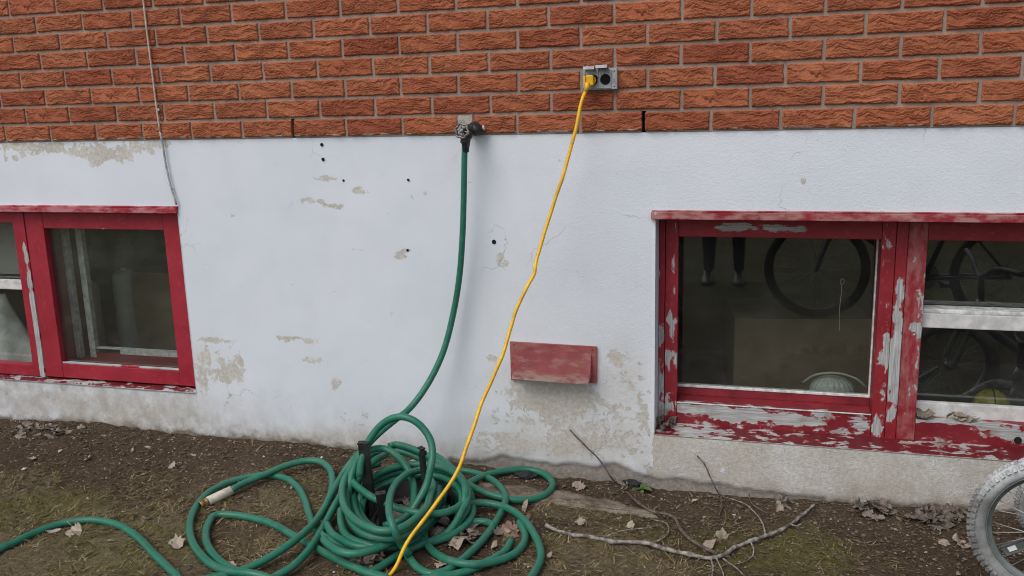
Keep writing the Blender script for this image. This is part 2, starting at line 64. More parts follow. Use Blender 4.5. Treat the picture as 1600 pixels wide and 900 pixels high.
DATA['leaves'] = [['leftpile',-0.4665,-0.0567,-0.1717,0.0283],['leftpile',-0.3747,-0.1191,-0.1694,0.023],['leftpile',-0.3119,-0.12,-0.1721,0.0272],['leftpile',-0.557,-0.1527,-0.1817,0.0406],['leftpile',-0.5028,-0.1477,-0.1753,0.0233],['leftpile',-0.525,-0.1117,-0.1692,0.0234],['leftpile',-0.5629,-0.0666,-0.1761,0.0417],['leftpile',-0.4522,-0.1102,-0.1627,0.022],['leftpile',-0.5408,-0.1234,-0.1762,0.0291],['leftpile',-0.4613,-0.0826,-0.1706,0.0374],['leftpile',-0.5536,-0.1446,-0.1802,0.029],['leftpile',-0.467,-0.0714,-0.1699,0.0272],['leftpile',-0.3229,-0.1071,-0.1711,0.0406],['leftpile',-0.5049,-0.1681,-0.1816,0.0426],['leftpile',-0.5201,-0.1118,-0.1694,0.0368],['leftpile',-0.5267,-0.0817,-0.1733,0.0361],['leftpile',-0.345,-0.1364,-0.1719,0.0303],['leftpile',-0.4628,-0.0909,-0.1682,0.0396],['leftpile',-0.5061,-0.1579,-0.1786,0.0427],['leftpile',-0.3481,-0.1007,-0.1689,0.0254],['leftpile',-0.5402,-0.0604,-0.1748,0.0342],['leftpile',-0.5815,-0.1374,-0.1814,0.0308],['leftpile',-0.3762,-0.1069,-0.1677,0.0426],['leftpile',-0.409,-0.0938,-0.1645,0.0261],['leftpile',-0.4544,-0.0944,-0.1677,0.0236],['leftpile',-0.4219,-0.062,-0.171,0.0336],['leftpile',-0.4252,-0.1549,-0.1742,0.0243],['leftpile',-0.4359,-0.0886,-0.1678,0.0233],['leftpile',-0.4057,-0.1102,-0.1681,0.0424],['leftpile',-0.4137,-0.0819,-0.1686,0.0367],['leftpile',-0.436,-0.0847,-0.1661,0.0308],['leftpile',-0.5802,-0.0956,-0.1768,0.0372],['leftpile',-0.4615,-0.1128,-0.1706,0.0253],['leftpile',-0.4242,-0.1368,-0.1732,0.0268],['leftpile',-0.5937,-0.0907,-0.1783,0.0301],['leftpile',-0.5275,-0.1497,-0.1777,0.0427],['leftpile',-0.5025,-0.1584,-0.1792,0.0401],['leftpile',-0.392,-0.1678,-0.178,0.038],['leftpile',-0.5303,-0.1155,-0.1727,0.0231],['leftpile',-0.3577,-0.117,-0.1697,0.0403],['leftpile',-0.3575,-0.1107,-0.1694,0.0352],['leftpile',-0.5098,-0.0728,-0.1713,0.0328],['leftpile',-0.5185,-0.1018,-0.1702,0.0368],['leftpile',-0.3585,-0.1648,-0.1776,0.043],['leftpile2',-0.2507,-0.1062,-0.1689,0.0257],['leftpile2',-0.2368,-0.0829,-0.1649,0.0275],['leftpile2',-0.2769,-0.0751,-0.166,0.0279],['leftpile2',-0.2895,-0.0691,-0.1658,0.0318],['leftpile2',-0.2462,-0.1071,-0.168,0.028],['leftpile2',-0.2721,-0.0732,-0.1654,0.0299],['leftpile2',-0.2067,-0.0938,-0.1704,0.0276],['rightpile',2.7895,-0.0495,-0.2044,0.0354],['rightpile',2.727,-0.0232,-0.2186,0.0311],['rightpile',2.7316,-0.0208,-0.2183,0.0464],['rightpile',2.7283,-0.0937,-0.2153,0.0406],['rightpile',2.7599,-0.0541,-0.1963,0.0456],['rightpile',2.739,-0.0624,-0.2036,0.0344],['rightpile',2.8087,-0.0205,-0.209,0.034],['rightpile',2.8047,-0.0575,-0.208,0.0266],['rightpile',2.7383,-0.0486,-0.2142,0.0289],['rightpile',2.7955,-0.0392,-0.2034,0.0488],['rightpile',2.8041,-0.0709,-0.204,0.0255],['rightpile',2.8324,-0.0666,-0.2147,0.0315],['rightpile',2.7479,-0.0604,-0.1997,0.0487],['rightpile',2.8159,-0.0632,-0.2116,0.0351],['rightpile',2.7792,-0.015,-0.215,0.0333],['rightpile',2.7419,-0.0742,-0.2061,0.0447],['rightpile',2.753,-0.0892,-0.2127,0.0342],['rightpile',2.8204,-0.0304,-0.2084,0.0402],['rightpile',2.7253,-0.0381,-0.2168,0.0329],['rightpile',2.8135,-0.0182,-0.2053,0.0285],['rightpile',2.79,-0.015,-0.2095,0.047],['rightpile',2.8043,-0.0776,-0.2109,0.0336],['rightpile',2.7964,-0.0153,-0.2047,0.0253],['rightpile',2.8421,-0.0399,-0.2153,0.0299],['rightpile',2.7653,-0.0344,-0.2055,0.0259],['rightpile',2.7961,-0.0572,-0.2069,0.046],['rightpile',2.7736,-0.1082,-0.2153,0.0264],['rightpile',2.8338,-0.064,-0.2146,0.0254],['rightpile',2.8032,-0.0363,-0.207,0.0396],['rightpile',2.7893,-0.1086,-0.2158,0.0393],['wheelpile',2.9305,-0.0679,-0.1996,0.0548],['wheelpile',2.9508,-0.0717,-0.192,0.0453],['wheelpile',2.8952,-0.094,-0.21,0.0348],['wheelpile',2.9483,-0.081,-0.1949,0.0313],['wheelpile',2.9516,-0.158,-0.2086,0.0331],['wheelpile',2.9497,-0.015,-0.211,0.0492],['wheelpile',2.9257,-0.1372,-0.2056,0.0286],['wheelpile',2.9526,-0.0292,-0.2049,0.0474],['wheelpile',2.995,-0.0914,-0.1918,0.0347],['wheelpile',2.9627,-0.0975,-0.1985,0.0423],['wheelpile',3.0059,-0.0843,-0.2012,0.0305],['wheelpile',3.0022,-0.015,-0.2079,0.0388],['wheelpile',3.0068,-0.0923,-0.1994,0.037],['wheelpile',2.9681,-0.015,-0.206,0.0396],['wheelpile',2.9597,-0.1572,-0.2081,0.0297],['wheelpile',2.9726,-0.1404,-0.2038,0.0538],['wheelpile',2.9983,-0.0799,-0.198,0.042],['wheelpile',2.9868,-0.0199,-0.2038,0.0329],['wheelpile',2.9349,-0.0354,-0.2042,0.0315],['wheelpile',2.995,-0.107,-0.2016,0.0391],['wheelpile',2.9907,-0.1345,-0.2039,0.0262],['wheelpile',2.9859,-0.0672,-0.1982,0.0401],['wheelpile',2.9317,-0.1,-0.1976,0.0503],['wheelpile',2.9658,-0.1076,-0.1975,0.0303],['wheelpile',3.0471,-0.042,-0.204,0.0379],['wheelpile',2.9854,-0.0317,-0.2018,0.0291],['wheelpile',3.0322,-0.0863,-0.2044,0.0537],['wheelpile',2.9096,-0.064,-0.2054,0.0346],['wheelpile',3.0019,-0.0777,-0.198,0.0304],['wheelpile',2.941,-0.1501,-0.2077,0.0359],['wheelpile',2.9633,-0.1358,-0.2008,0.0309],['wheelpile',3.0193,-0.0141,-0.2048,0.0417],['wheelpile',2.9435,-0.0806,-0.1964,0.0547],['wheelpile',2.9668,-0.0279,-0.2039,0.0512],['wheelpile',3.0002,-0.0769,-0.1917,0.045],['wheelpile',3.0036,-0.0251,-0.2055,0.0416],['wheelpile',2.9538,-0.0678,-0.1969,0.0533],['wheelpile',2.9784,-0.0835,-0.2006,0.0458],['wheelpile',2.9921,-0.0599,-0.1921,0.0324],['wheelpile',2.8933,-0.0731,-0.2118,0.0398],['wheelpile',3.0041,-0.0423,-0.1973,0.0392],['wheelpile',3.0178,-0.0568,-0.1973,0.0282],['wheelpile',2.9475,-0.1046,-0.1994,0.0378],['wheelpile',2.9613,-0.129,-0.201,0.0427],['wheelpile',2.9583,-0.1472,-0.2056,0.0382],['wheelpile',2.9343,-0.0918,-0.1952,0.0363],['wheelpile',2.9312,-0.1599,-0.2099,0.0317],['wheelpile',2.9154,-0.1244,-0.205,0.0376],['wheelpile',2.9635,-0.0727,-0.1864,0.0394],['wheelpile',2.9106,-0.104,-0.2069,0.0496],['wheelpile',2.9439,-0.0891,-0.1994,0.0401],['wheelpile',2.9488,-0.0987,-0.1914,0.0304],['wheelpile',2.9668,-0.0308,-0.2029,0.0456],['wheelpile',3.0234,-0.0783,-0.2013,0.0384],['wheelpile',2.9722,-0.0794,-0.1929,0.0392],['wheelpile',2.9503,-0.1018,-0.1992,0.0455],['wheelpile',3.0095,-0.015,-0.2069,0.0358],['wheelpile',2.8852,-0.0963,-0.2111,0.0493],['wheelpile',2.9616,-0.065,-0.1884,0.0422],['wheelpile',2.9374,-0.0617,-0.197,0.055],['branchpile',2.4794,-0.0685,-0.2264,0.0453],['branchpile',2.4828,-0.0319,-0.2212,0.0409],['branchpile',2.5177,-0.0252,-0.2267,0.0347],['branchpile',2.4937,-0.0398,-0.2231,0.0484],['branchpile',2.4968,-0.0268,-0.2238,0.0308],['branchpile',2.4928,-0.0462,-0.2183,0.0422],['branchpile',2.5089,-0.0713,-0.2257,0.042],['branchpile',2.4847,-0.0316,-0.2209,0.0382],['coilfront',1.4423,-0.5343,-0.2019,0.0464],['coilfront',1.4477,-0.4727,-0.2029,0.0539],['coilfront',1.4741,-0.5313,-0.1984,0.0586],['coilfront',1.5704,-0.5189,-0.2026,0.0472],['coilfront',1.5671,-0.5437,-0.2046,0.0368],['coilfront',1.466,-0.557,-0.2009,0.0586],['coilfront',1.5406,-0.601,-0.206,0.0559],['coilfront',1.3598,-0.541,-0.2045,0.056],['coilfront',1.5802,-0.5719,-0.2057,0.0534],['coilfront',1.5501,-0.5225,-0.2036,0.0505],['coilfront',1.4642,-0.5899,-0.2044,0.045],['coilfront',1.5514,-0.4677,-0.2041,0.0531],['coilfront',1.5523,-0.5065,-0.2038,0.041],['coilfront',1.5407,-0.5569,-0.2019,0.0542],['coilfront',1.5243,-0.5352,-0.2016,0.0561],['coilfront',1.3897,-0.5526,-0.2041,0.0487],['coilfront',1.4145,-0.5096,-0.2018,0.0539],['coilfront',1.446,-0.5796,-0.2042,0.0415],['coilfront',1.5071,-0.5235,-0.2025,0.0574],['coilfront',1.447,-0.4625,-0.2032,0.0394],['coilfrontl',1.2857,-0.7781,-0.2035,0.0485],['coilfrontl',1.3157,-0.7353,-0.2033,0.0539],['coilfrontl',1.3177,-0.7112,-0.2001,0.036],['coilfrontl',1.3154,-0.6718,-0.2048,0.0469],['coilfrontl',1.3477,-0.7906,-0.2058,0.0416],['coilfrontl',1.2877,-0.6768,-0.2041,0.0493],['coilfrontl',1.3256,-0.7377,-0.1988,0.0526],['coilfrontl',1.2424,-0.7071,-0.2046,0.0389],['coilfrontl',1.2974,-0.7286,-0.203,0.0436],['coilfrontl',1.2166,-0.7111,-0.2057,0.0426],['coilfrontl',1.3378,-0.7111,-0.2027,0.0469],['coilfrontl',1.3264,-0.7299,-0.2037,0.0549],['coilfrontl',1.2724,-0.7786,-0.2047,0.0474],['coilfrontl',1.3209,-0.6917,-0.2044,0.0517],['coilin',1.3552,-0.3827,-0.2039,0.0385],['coilin',1.2534,-0.3095,-0.202,0.0456],['coilin',1.2996,-0.3001,-0.2031,0.0369],['coilin',1.3507,-0.3823,-0.2044,0.0343],['coilin',1.2648,-0.4207,-0.2026,0.0393],['coilin',1.29,-0.3769,-0.199,0.0452],['coilin',1.3418,-0.3782,-0.2025,0.0327],['coilin',1.2919,-0.297,-0.203,0.0424],['coilin',1.2795,-0.2983,-0.2026,0.0367],['coilin',1.2767,-0.3711,-0.1988,0.0312],['coilin',1.3064,-0.4476,-0.2048,0.0384],['coilin',1.2796,-0.4477,-0.2046,0.0466],['coilright',1.615,-0.3937,-0.2069,0.0435],['coilright',1.6812,-0.435,-0.2009,0.0457],['coilright',1.7225,-0.4969,-0.2047,0.0374],['coilright',1.713,-0.4459,-0.2048,0.0459],['coilright',1.6653,-0.4857,-0.199,0.0332],['coilright',1.6985,-0.3707,-0.2088,0.0324],['coilright',1.6388,-0.49,-0.2034,0.05],['coilright',1.677,-0.476,-0.1975,0.03],['coilright',1.7178,-0.418,-0.2067,0.038],['twigleaves',1.9691,-0.0596,-0.2287,0.0392],['twigleaves',1.9678,-0.0504,-0.2271,0.0368],['twigleaves',1.9833,-0.015,-0.2309,0.0379],['twigleaves',1.9549,-0.0175,-0.2252,0.0252],['twigleaves',1.9787,-0.015,-0.2296,0.0383],['twigleaves',1.9499,-0.0396,-0.2266,0.0355],['twigleaves',1.965,-0.015,-0.2301,0.0272],['twigleaves',1.9932,-0.0165,-0.2307,0.0261],['twigleaves',1.9206,-0.015,-0.2282,0.0383],['twigleaves',1.9397,-0.015,-0.2265,0.0295],['a',-0.2908,-0.3341,-0.1936,0.045],['b',-0.0679,-0.2929,-0.191,0.03],['c',0.6804,-0.7785,-0.204,0.065],['d',0.2351,-0.8014,-0.204,0.045],['e',0.299,-0.778,-0.204,0.055],['f',0.0556,-0.1945,-0.1832,0.03],['g',0.1042,-0.1618,-0.1814,0.03],['h',0.07,-0.3581,-0.1979,0.025],['i',0.3299,-0.191,-0.1847,0.03],['j',1.5267,-0.5731,-0.204,0.11],['k',1.6707,-0.4762,-0.2041,0.09],['l',1.6482,-0.5743,-0.204,0.045],['m',1.6682,-0.2889,-0.2102,0.05],['n',1.8252,-0.5975,-0.204,0.035],['o',2.9934,-0.2523,-0.2055,0.055],['p',2.9483,-0.2525,-0.2065,0.035],['q',1.8058,-0.0629,-0.224,0.045],['r',2.1173,-0.2255,-0.22,0.045],['s',2.2065,-0.0832,-0.2294,0.03],['t',2.277,-0.4277,-0.2055,0.07],['u',2.3107,-0.3546,-0.2095,0.045],['v',0.9433,-0.5502,-0.204,0.04],['w',0.8384,-0.345,-0.1978,0.04],['x',0.2986,-0.2743,-0.192,0.035],['y',2.0289,-0.3487,-0.2098,0.05],['z',1.8721,-0.3548,-0.2087,0.035],['ab',0.9312,-0.8687,-0.204,0.05],['ac',1.5295,-0.7117,-0.204,0.06]]
DATA['weed'] = [2.0188,-0.0061,-0.2381]
DATA['slab'] = [[1.433,-0.1532,-0.2008],[1.5583,-0.2558,-0.2044],[1.7203,-0.2334,-0.2099],[1.8956,-0.2374,-0.2129],[2.1076,-0.2498,-0.2139],[2.0585,-0.1898,-0.2182],[1.877,-0.1381,-0.219],[1.6924,-0.1199,-0.2145]]
DATA['grass'] = [[0.2394,-0.872,0.362,0.274,1],[0.4518,-0.7805,0.243,0.242,1],[-0.1715,-0.5237,0.165,0.137,0.7],[0.2986,-0.4245,0.188,0.111,0.5],[0.8367,-0.4613,0.152,0.147,1],[0.8319,-0.2741,0.137,0.088,0.7],[0.5561,-0.3751,0.116,0.108,0.6],[0.9797,-0.7444,0.155,0.112,0.8],[1.8365,-0.2652,0.142,0.08,0.8],[1.949,-0.5224,0.204,0.148,0.9],[2.0943,-0.6038,0.159,0.073,0.9],[2.447,-0.4458,0.162,0.134,0.35],[1.8358,-0.6262,0.091,0.093,0.8],[2.3081,-0.217,0.079,0.054,0.3],[2.6769,-0.4309,0.123,0.104,0.25],[1.2992,-0.7877,0.11,0.069,0.4],[0.7749,-0.8708,0.171,0.104,0.8]]
DATA['moss'] = [[0.0624,-0.6828,0.24,0.175,1],[0.5214,-0.8076,0.239,0.193,0.9],[2.5381,-0.382,0.145,0.191,0.9],[2.3553,-0.4264,0.201,0.141,0.7],[2.061,-0.362,0.174,0.129,0.6],[0.8094,-0.3259,0.136,0.108,0.5],[2.838,-0.0887,0.114,0.073,0.4],[0.641,-0.5038,0.087,0.086,0.5]]
DATA['vent'] = [[1.5512,0.0,0.2765],[1.8618,0.0,0.2732],[1.8608,0.0,0.1436],[1.552,0.0,0.1365]]
DATA['hood'] = [[1.5752,-0.01,0.2503],[1.844,-0.01,0.2482],[1.8436,-0.06,0.1559],[1.5718,-0.06,0.1599]]
DATA['ol'] = {'tl':[1.8266,-0.03,1.205],'tr':[1.9382,-0.03,1.2039],'br':[1.9381,-0.03,1.1383],'bl':[1.8269,-0.03,1.1414],'lid1a':[1.8342,-0.03,1.2128],'lid1b':[1.8721,-0.03,1.2008],'lid2a':[1.874,-0.03,1.2132],'lid2b':[1.9126,-0.03,1.2003],'rc':[1.9001,-0.03,1.1711],'rr':[1.9161,-0.03,1.1706],'plug':[1.8561,-0.03,1.1693],'pl':[1.8374,-0.03,1.1698],'pr':[1.8755,-0.03,1.1687]}
DATA['tap'] = {'c':[1.4364,-0.09,1.0191],'vb':[1.4585,-0.02,1.0223],'bot':[1.4387,-0.088,0.9811],'wheel':[1.4412,-0.12,1.0223]}
DATA['cam'] = [2.416,-2.9629,1.1212,-0.2808,-0.2082,-0.0274,1405.9855]

# ------------------------------------------------------------------ helpers
def tag(o, label=None, cat=None, group=None, kind=None):
    if label: o['label'] = label
    if cat: o['category'] = cat
    if group: o['group'] = group
    if kind: o['kind'] = kind
    return o

def empty(name, loc=(0, 0, 0), rz=0.0):
    o = bpy.data.objects.new(name, None); COL.objects.link(o)
    o.location = loc; o.rotation_euler = (0, 0, rz); o.empty_display_size = 0.05
    return o

def link(name, me, mat=None, parent=None, smooth=False):
    o = bpy.data.objects.new(name, me); COL.objects.link(o)
    if mat is not None and len(me.materials) == 0: me.materials.append(mat)
    if smooth: me.polygons.foreach_set('use_smooth', [True] * len(me.polygons))
    if parent is not None: o.parent = parent
    return o

def from_bm(name, bm, mat=None, parent=None, smooth=False):
    me = bpy.data.meshes.new(name); bm.normal_update(); bm.to_mesh(me); bm.free()
    return link(name, me, mat, parent, smooth)

def pyd(name, vs, fs, mat=None, parent=None, smooth=False):
    me = bpy.data.meshes.new(name); me.from_pydata([tuple(v) for v in vs], [], fs); me.update()
    return link(name, me, mat, parent, smooth)

def local(pts, o):
    return [Vector(p) - Vector(o) for p in pts]

def bm_box(bm, x0, x1, y0, y1, z0, z1, bevel=0.0, M=None):
    r = bmesh.ops.create_cube(bm, size=1.0)
    vs = r['verts']
    for v in vs:
        v.co = Vector(((x0 + x1) / 2 + v.co.x * (x1 - x0), (y0 + y1) / 2 + v.co.y * (y1 - y0), (z0 + z1) / 2 + v.co.z * (z1 - z0)))
        if M is not None: v.co = M @ v.co
    if bevel > 0:
        es = list({e for v in vs for e in v.link_edges})
        bmesh.ops.bevel(bm, geom=es, offset=bevel, segments=2, affect='EDGES', profile=0.6)

def catmull(pts, step=0.012):
    P = [Vector(p) for p in pts]
    P = [P[0] * 2 - P[1]] + P + [P[-1] * 2 - P[-2]]
    out = []
    for i in range(1, len(P) - 2):
        p0, p1, p2, p3 = P[i - 1:i + 3]
        # centripetal parametrisation keeps the bends round
        t1 = max((p1 - p0).length, 1e-5) ** .5; t2 = t1 + max((p2 - p1).length, 1e-5) ** .5; t3 = t2 + max((p3 - p2).length, 1e-5) ** .5
        n = max(2, int((p2 - p1).length / step))
        for k in range(n):
            t = t1 + (t2 - t1) * k / n
            a1 = p0 * ((t1 - t) / t1) + p1 * (t / t1)
            a2 = p1 * ((t2 - t) / (t2 - t1)) + p2 * ((t - t1) / (t2 - t1))
            a3 = p2 * ((t3 - t) / (t3 - t2)) + p3 * ((t - t2) / (t3 - t2))
            b1 = a1 * ((t2 - t) / t2) + a2 * (t / t2)
            b2 = a2 * ((t3 - t) / (t3 - t1)) + a3 * ((t - t1) / (t3 - t1))
            out.append(b1 * ((t2 - t) / (t2 - t1)) + b2 * ((t - t1) / (t2 - t1)))
    out.append(P[-2])
    return out

def bm_tube(bm, pts, r, seg=10, closed=False, cap=True):
    """sweep a circle along points; r is a number or a list (one per point)"""
    n = len(pts); rs = r if isinstance(r, (list, tuple)) else [r] * n
    pts = [Vector(p) for p in pts]
    T = []
    for i in range(n):
        if closed: t = pts[(i + 1) % n] - pts[(i - 1) % n]
        else: t = pts[min(i + 1, n - 1)] - pts[max(i - 1, 0)]
        T.append(t.normalized() if t.length > 1e-9 else Vector((0, 0, 1)))
    a = Vector((0, 0, 1)) if abs(T[0].z) < 0.9 else Vector((1, 0, 0))
    nrm = T[0].cross(a).normalized()
    rings = []
    for i in range(n):
        nrm = (nrm - T[i] * nrm.dot(T[i])); nrm = nrm.normalized() if nrm.length > 1e-6 else T[i].orthogonal().normalized()
        b = T[i].cross(nrm)
        rings.append([bm.verts.new(pts[i] + (nrm * math.cos(2 * math.pi * k / seg) + b * math.sin(2 * math.pi * k / seg)) * rs[i]) for k in range(seg)])
    m = n if closed else n - 1
    for i in range(m):
        A, B = rings[i], rings[(i + 1) % n]
        for k in range(seg):
            bm.faces.new((A[k], A[(k + 1) % seg], B[(k + 1) % seg], B[k])).smooth = True
    if cap and not closed:
        bm.faces.new(rings[0][::-1]); bm.faces.new(rings[-1])

def bm_lathe(bm, prof, axis_o, axis_d, seg=20):
    """prof: (distance along axis, radius)"""
    d = Vector(axis_d).normalized(); a = d.orthogonal().normalized(); b = d.cross(a); o = Vector(axis_o)
    rings = []
    for (t, r) in prof:
        rings.append([bm.verts.new(o + d * t + (a * math.cos(2 * math.pi * k / seg) + b * math.sin(2 * math.pi * k / seg)) * max(r, 1e-5)) for k in range(seg)])
    for A, B in zip(rings, rings[1:]):
        for k in range(seg):
            bm.faces.new((A[k], A[(k + 1) % seg], B[(k + 1) % seg], B[k])).smooth = True
    bm.faces.new(rings[0][::-1]); bm.faces.new(rings[-1])

def attr(me, name, vals):
    a = me.attributes.get(name) or me.attributes.new(name, 'FLOAT', 'POINT')
    a.data.foreach_set('value', np.asarray(vals, dtype=np.float32))

def vnoise(x, y, seed=0, octaves=1):
    """numpy value noise on arrays"""
    x = np.asarray(x, float); y = np.asarray(y, float); out = np.zeros(np.broadcast(x, y).shape); amp = 1.0; tot = 0
    for o in range(octaves):
        xi = np.floor(x).astype(np.int64); yi = np.floor(y).astype(np.int64); fx = x - xi; fy = y - yi
        fx = fx * fx * (3 - 2 * fx); fy = fy * fy * (3 - 2 * fy)
        def h(i, j):
            n = (i * 374761393 + j * 668265263 + (seed + o * 17) * 974634777) & 0x7fffffff
            n = ((n ^ (n >> 13)) * 1274126177) & 0x7fffffff
            n = (n ^ (n >> 16)) & 0xffff
            return n / 65535.0
        v = (h(xi, yi) * (1 - fx) + h(xi + 1, yi) * fx) * (1 - fy) + (h(xi, yi + 1) * (1 - fx) + h(xi + 1, yi + 1) * fx) * fy
        out = out + amp * v; tot += amp; amp *= .5; x = x * 2.03 + 11.3; y = y * 2.03 + 7.7
    return out / tot

# ------------------------------------------------------------------ materials
class NB:
    def __init__(self, name):
        self.m = bpy.data.materials.new(name); self.m.use_nodes = True
        self.t = self.m.node_tree; self.n = self.t.nodes
        self.b = self.n['Principled BSDF']
    def N(self, typ, **kw):
        x = self.n.new(typ)
        for k, v in kw.items(): setattr(x, k, v)
        return x
    def L(self, a, b): self.t.links.new(a, b)
    def set(self, sock, v):
        if hasattr(v, 'node'): self.L(v, sock)
        else: sock.default_value = v
    def coord(self, kind='Object', scale=(1, 1, 1), rand=False):
        c = self.N('ShaderNodeTexCoord'); mp = self.N('ShaderNodeMapping'); mp.inputs['Scale'].default_value = scale
        self.L(c.outputs[kind], mp.inputs['Vector'])
        if rand:
            oi = self.N('ShaderNodeObjectInfo'); cb = self.N('ShaderNodeCombineXYZ')
            ml = self.math('MULTIPLY', oi.outputs['Random'], 37.0)
            self.L(ml, cb.inputs[0]); self.L(self.math('MULTIPLY', oi.outputs['Random'], 91.0), cb.inputs[2])
            self.L(cb.outputs[0], mp.inputs['Location'])
        return mp.outputs[0]
    def noise(self, vec, scale, detail=4, rough=.55, dist=0):
        x = self.N('ShaderNodeTexNoise'); x.inputs['Scale'].default_value = scale; x.inputs['Detail'].default_value = detail
        x.inputs['Roughness'].default_value = rough; x.inputs['Distortion'].default_value = dist
        self.L(vec, x.inputs['Vector']); return x.outputs['Fac']
    def voro(self, vec, scale, feature='F1'):
        x = self.N('ShaderNodeTexVoronoi', feature=feature); x.inputs['Scale'].default_value = scale; self.L(vec, x.inputs['Vector']); return x.outputs['Distance']
    def math(self, op, a, b=0.0, clamp=False):
        x = self.N('ShaderNodeMath', operation=op); x.use_clamp = clamp
        self.set(x.inputs[0], a); self.set(x.inputs[1], b); return x.outputs[0]
    def rng(self, v, a, b, c=0.0, d=1.0):
        x = self.N('ShaderNodeMapRange'); x.interpolation_type = 'SMOOTHSTEP'
        self.set(x.inputs[0], v); x.inputs[1].default_value = a; x.inputs[2].default_value = b; x.inputs[3].default_value = c; x.inputs[4].default_value = d
        return x.outputs[0]
    def mix(self, f, a, b, blend='MIX'):
        x = self.N('ShaderNodeMix', data_type='RGBA', blend_type=blend)
        self.set(x.inputs[0], f); self.set(x.inputs[6], a if hasattr(a, 'node') else (*a, 1)[:4]); self.set(x.inputs[7], b if hasattr(b, 'node') else (*b, 1)[:4])
        return x.outputs[2]
    def at(self, name):
        x = self.N('ShaderNodeAttribute', attribute_name=name); return x.outputs['Fac']
    def atc(self, name):
        x = self.N('ShaderNodeAttribute', attribute_name=name); return x.outputs['Color']
    def bump(self, h, strength=.5, dist=.002, prev=None):
        x = self.N('ShaderNodeBump'); x.inputs['Strength'].default_value = strength; x.inputs['Distance'].default_value = dist
        self.L(h, x.inputs['Height'])
        if prev is not None: self.L(prev, x.inputs['Normal'])
        return x.outputs[0]
    def out(self, color, rough=.8, normal=None, metal=0.0, spec=None):
        self.set(self.b.inputs['Base Color'], color if hasattr(color, 'node') else (*color, 1)[:4])
        self.set(self.b.inputs['Roughness'], rough); self.b.inputs['Metallic'].default_value = metal
        if normal is not None: self.L(normal, self.b.inputs['Normal'])
        if spec is not None: self.b.inputs['Specular IOR Level'].default_value = spec
        return self.m

def simple(name, c, rough=.6, metal=0.0, var=.25, scale=30, bump=.0, bscale=120, spec=None):
    b = NB(name); v = b.coord('Object', rand=True)
    n = b.noise(v, scale, 5); dk = tuple(x * (1 - var) for x in c); lt = tuple(min(1, x * (1 + var)) for x in c)
    colr = b.mix(b.rng(n, .3, .7), dk, lt)
    nm = None
    if bump > 0: nm = b.bump(b.noise(v, bscale, 4), bump, .002)
    return b.out(colr, b.rng(n, .2, .8, max(0, rough - .1), min(1, rough + .1)), nm, metal, spec)

def mat_brick():
    b = NB('brick_clay'); v = b.coord('Object', rand=True); oi = b.N('ShaderNodeObjectInfo')
    crev = b.at('crev')
    n1 = b.noise(v, 14, 4); n2 = b.noise(v, 160, 5, .65)
    c = b.mix(b.rng(n1, .3, .7), (.41, .118, .052), (.50, .170, .080))
    c = b.mix(b.math('MULTIPLY', oi.outputs['Random'], .8), c, (.28, .070, .036))
    c = b.mix(b.math('MULTIPLY', b.math('FRACT', b.math('MULTIPLY', oi.outputs['Random'], 13.7)), .35), c, (.50, .20, .10))
    c = b.mix(b.math('MULTIPLY', b.rng(n2, .5, .75), .5), c, (.50, .20, .10))
    c = b.mix(b.math('MULTIPLY', b.rng(n2, .5, .28), .5), c, (.17, .035, .018))
    c = b.mix(b.math('MULTIPLY', crev, .88), c, (.105, .026, .014))           # ledge shadow in the wire-cut grooves, painted into the clay colour
    # mason's paint slop along the lowest edge
    pm = b.math('MULTIPLY', b.at('slop'), b.rng(b.noise(v, 26, 4), .5, .6), True)
    c = b.mix(pm, c, (.72, .72, .72))
    nm = b.bump(n2, .5, .0016)
    return b.out(c, .88, nm, spec=.25)

def mat_mortar(name='mortar', c=(.325, .25, .205)):
    b = NB(name); v = b.coord('Object'); n = b.noise(v, 9, 4); f = b.noise(v, 300, 3)
    col = b.mix(b.rng(n, .3, .7), tuple(x * .85 for x in c), tuple(x * 1.12 for x in c))
    col = b.mix(b.math('MULTIPLY', b.rng(f, .52, .75), .45), col, (.55, .5, .46))
    col = b.mix(b.math('MULTIPLY', b.rng(f, .46, .3), .4), col, (.12, .09, .075))
    return b.out(col, .95, b.bump(f, .5, .0015), spec=.2)

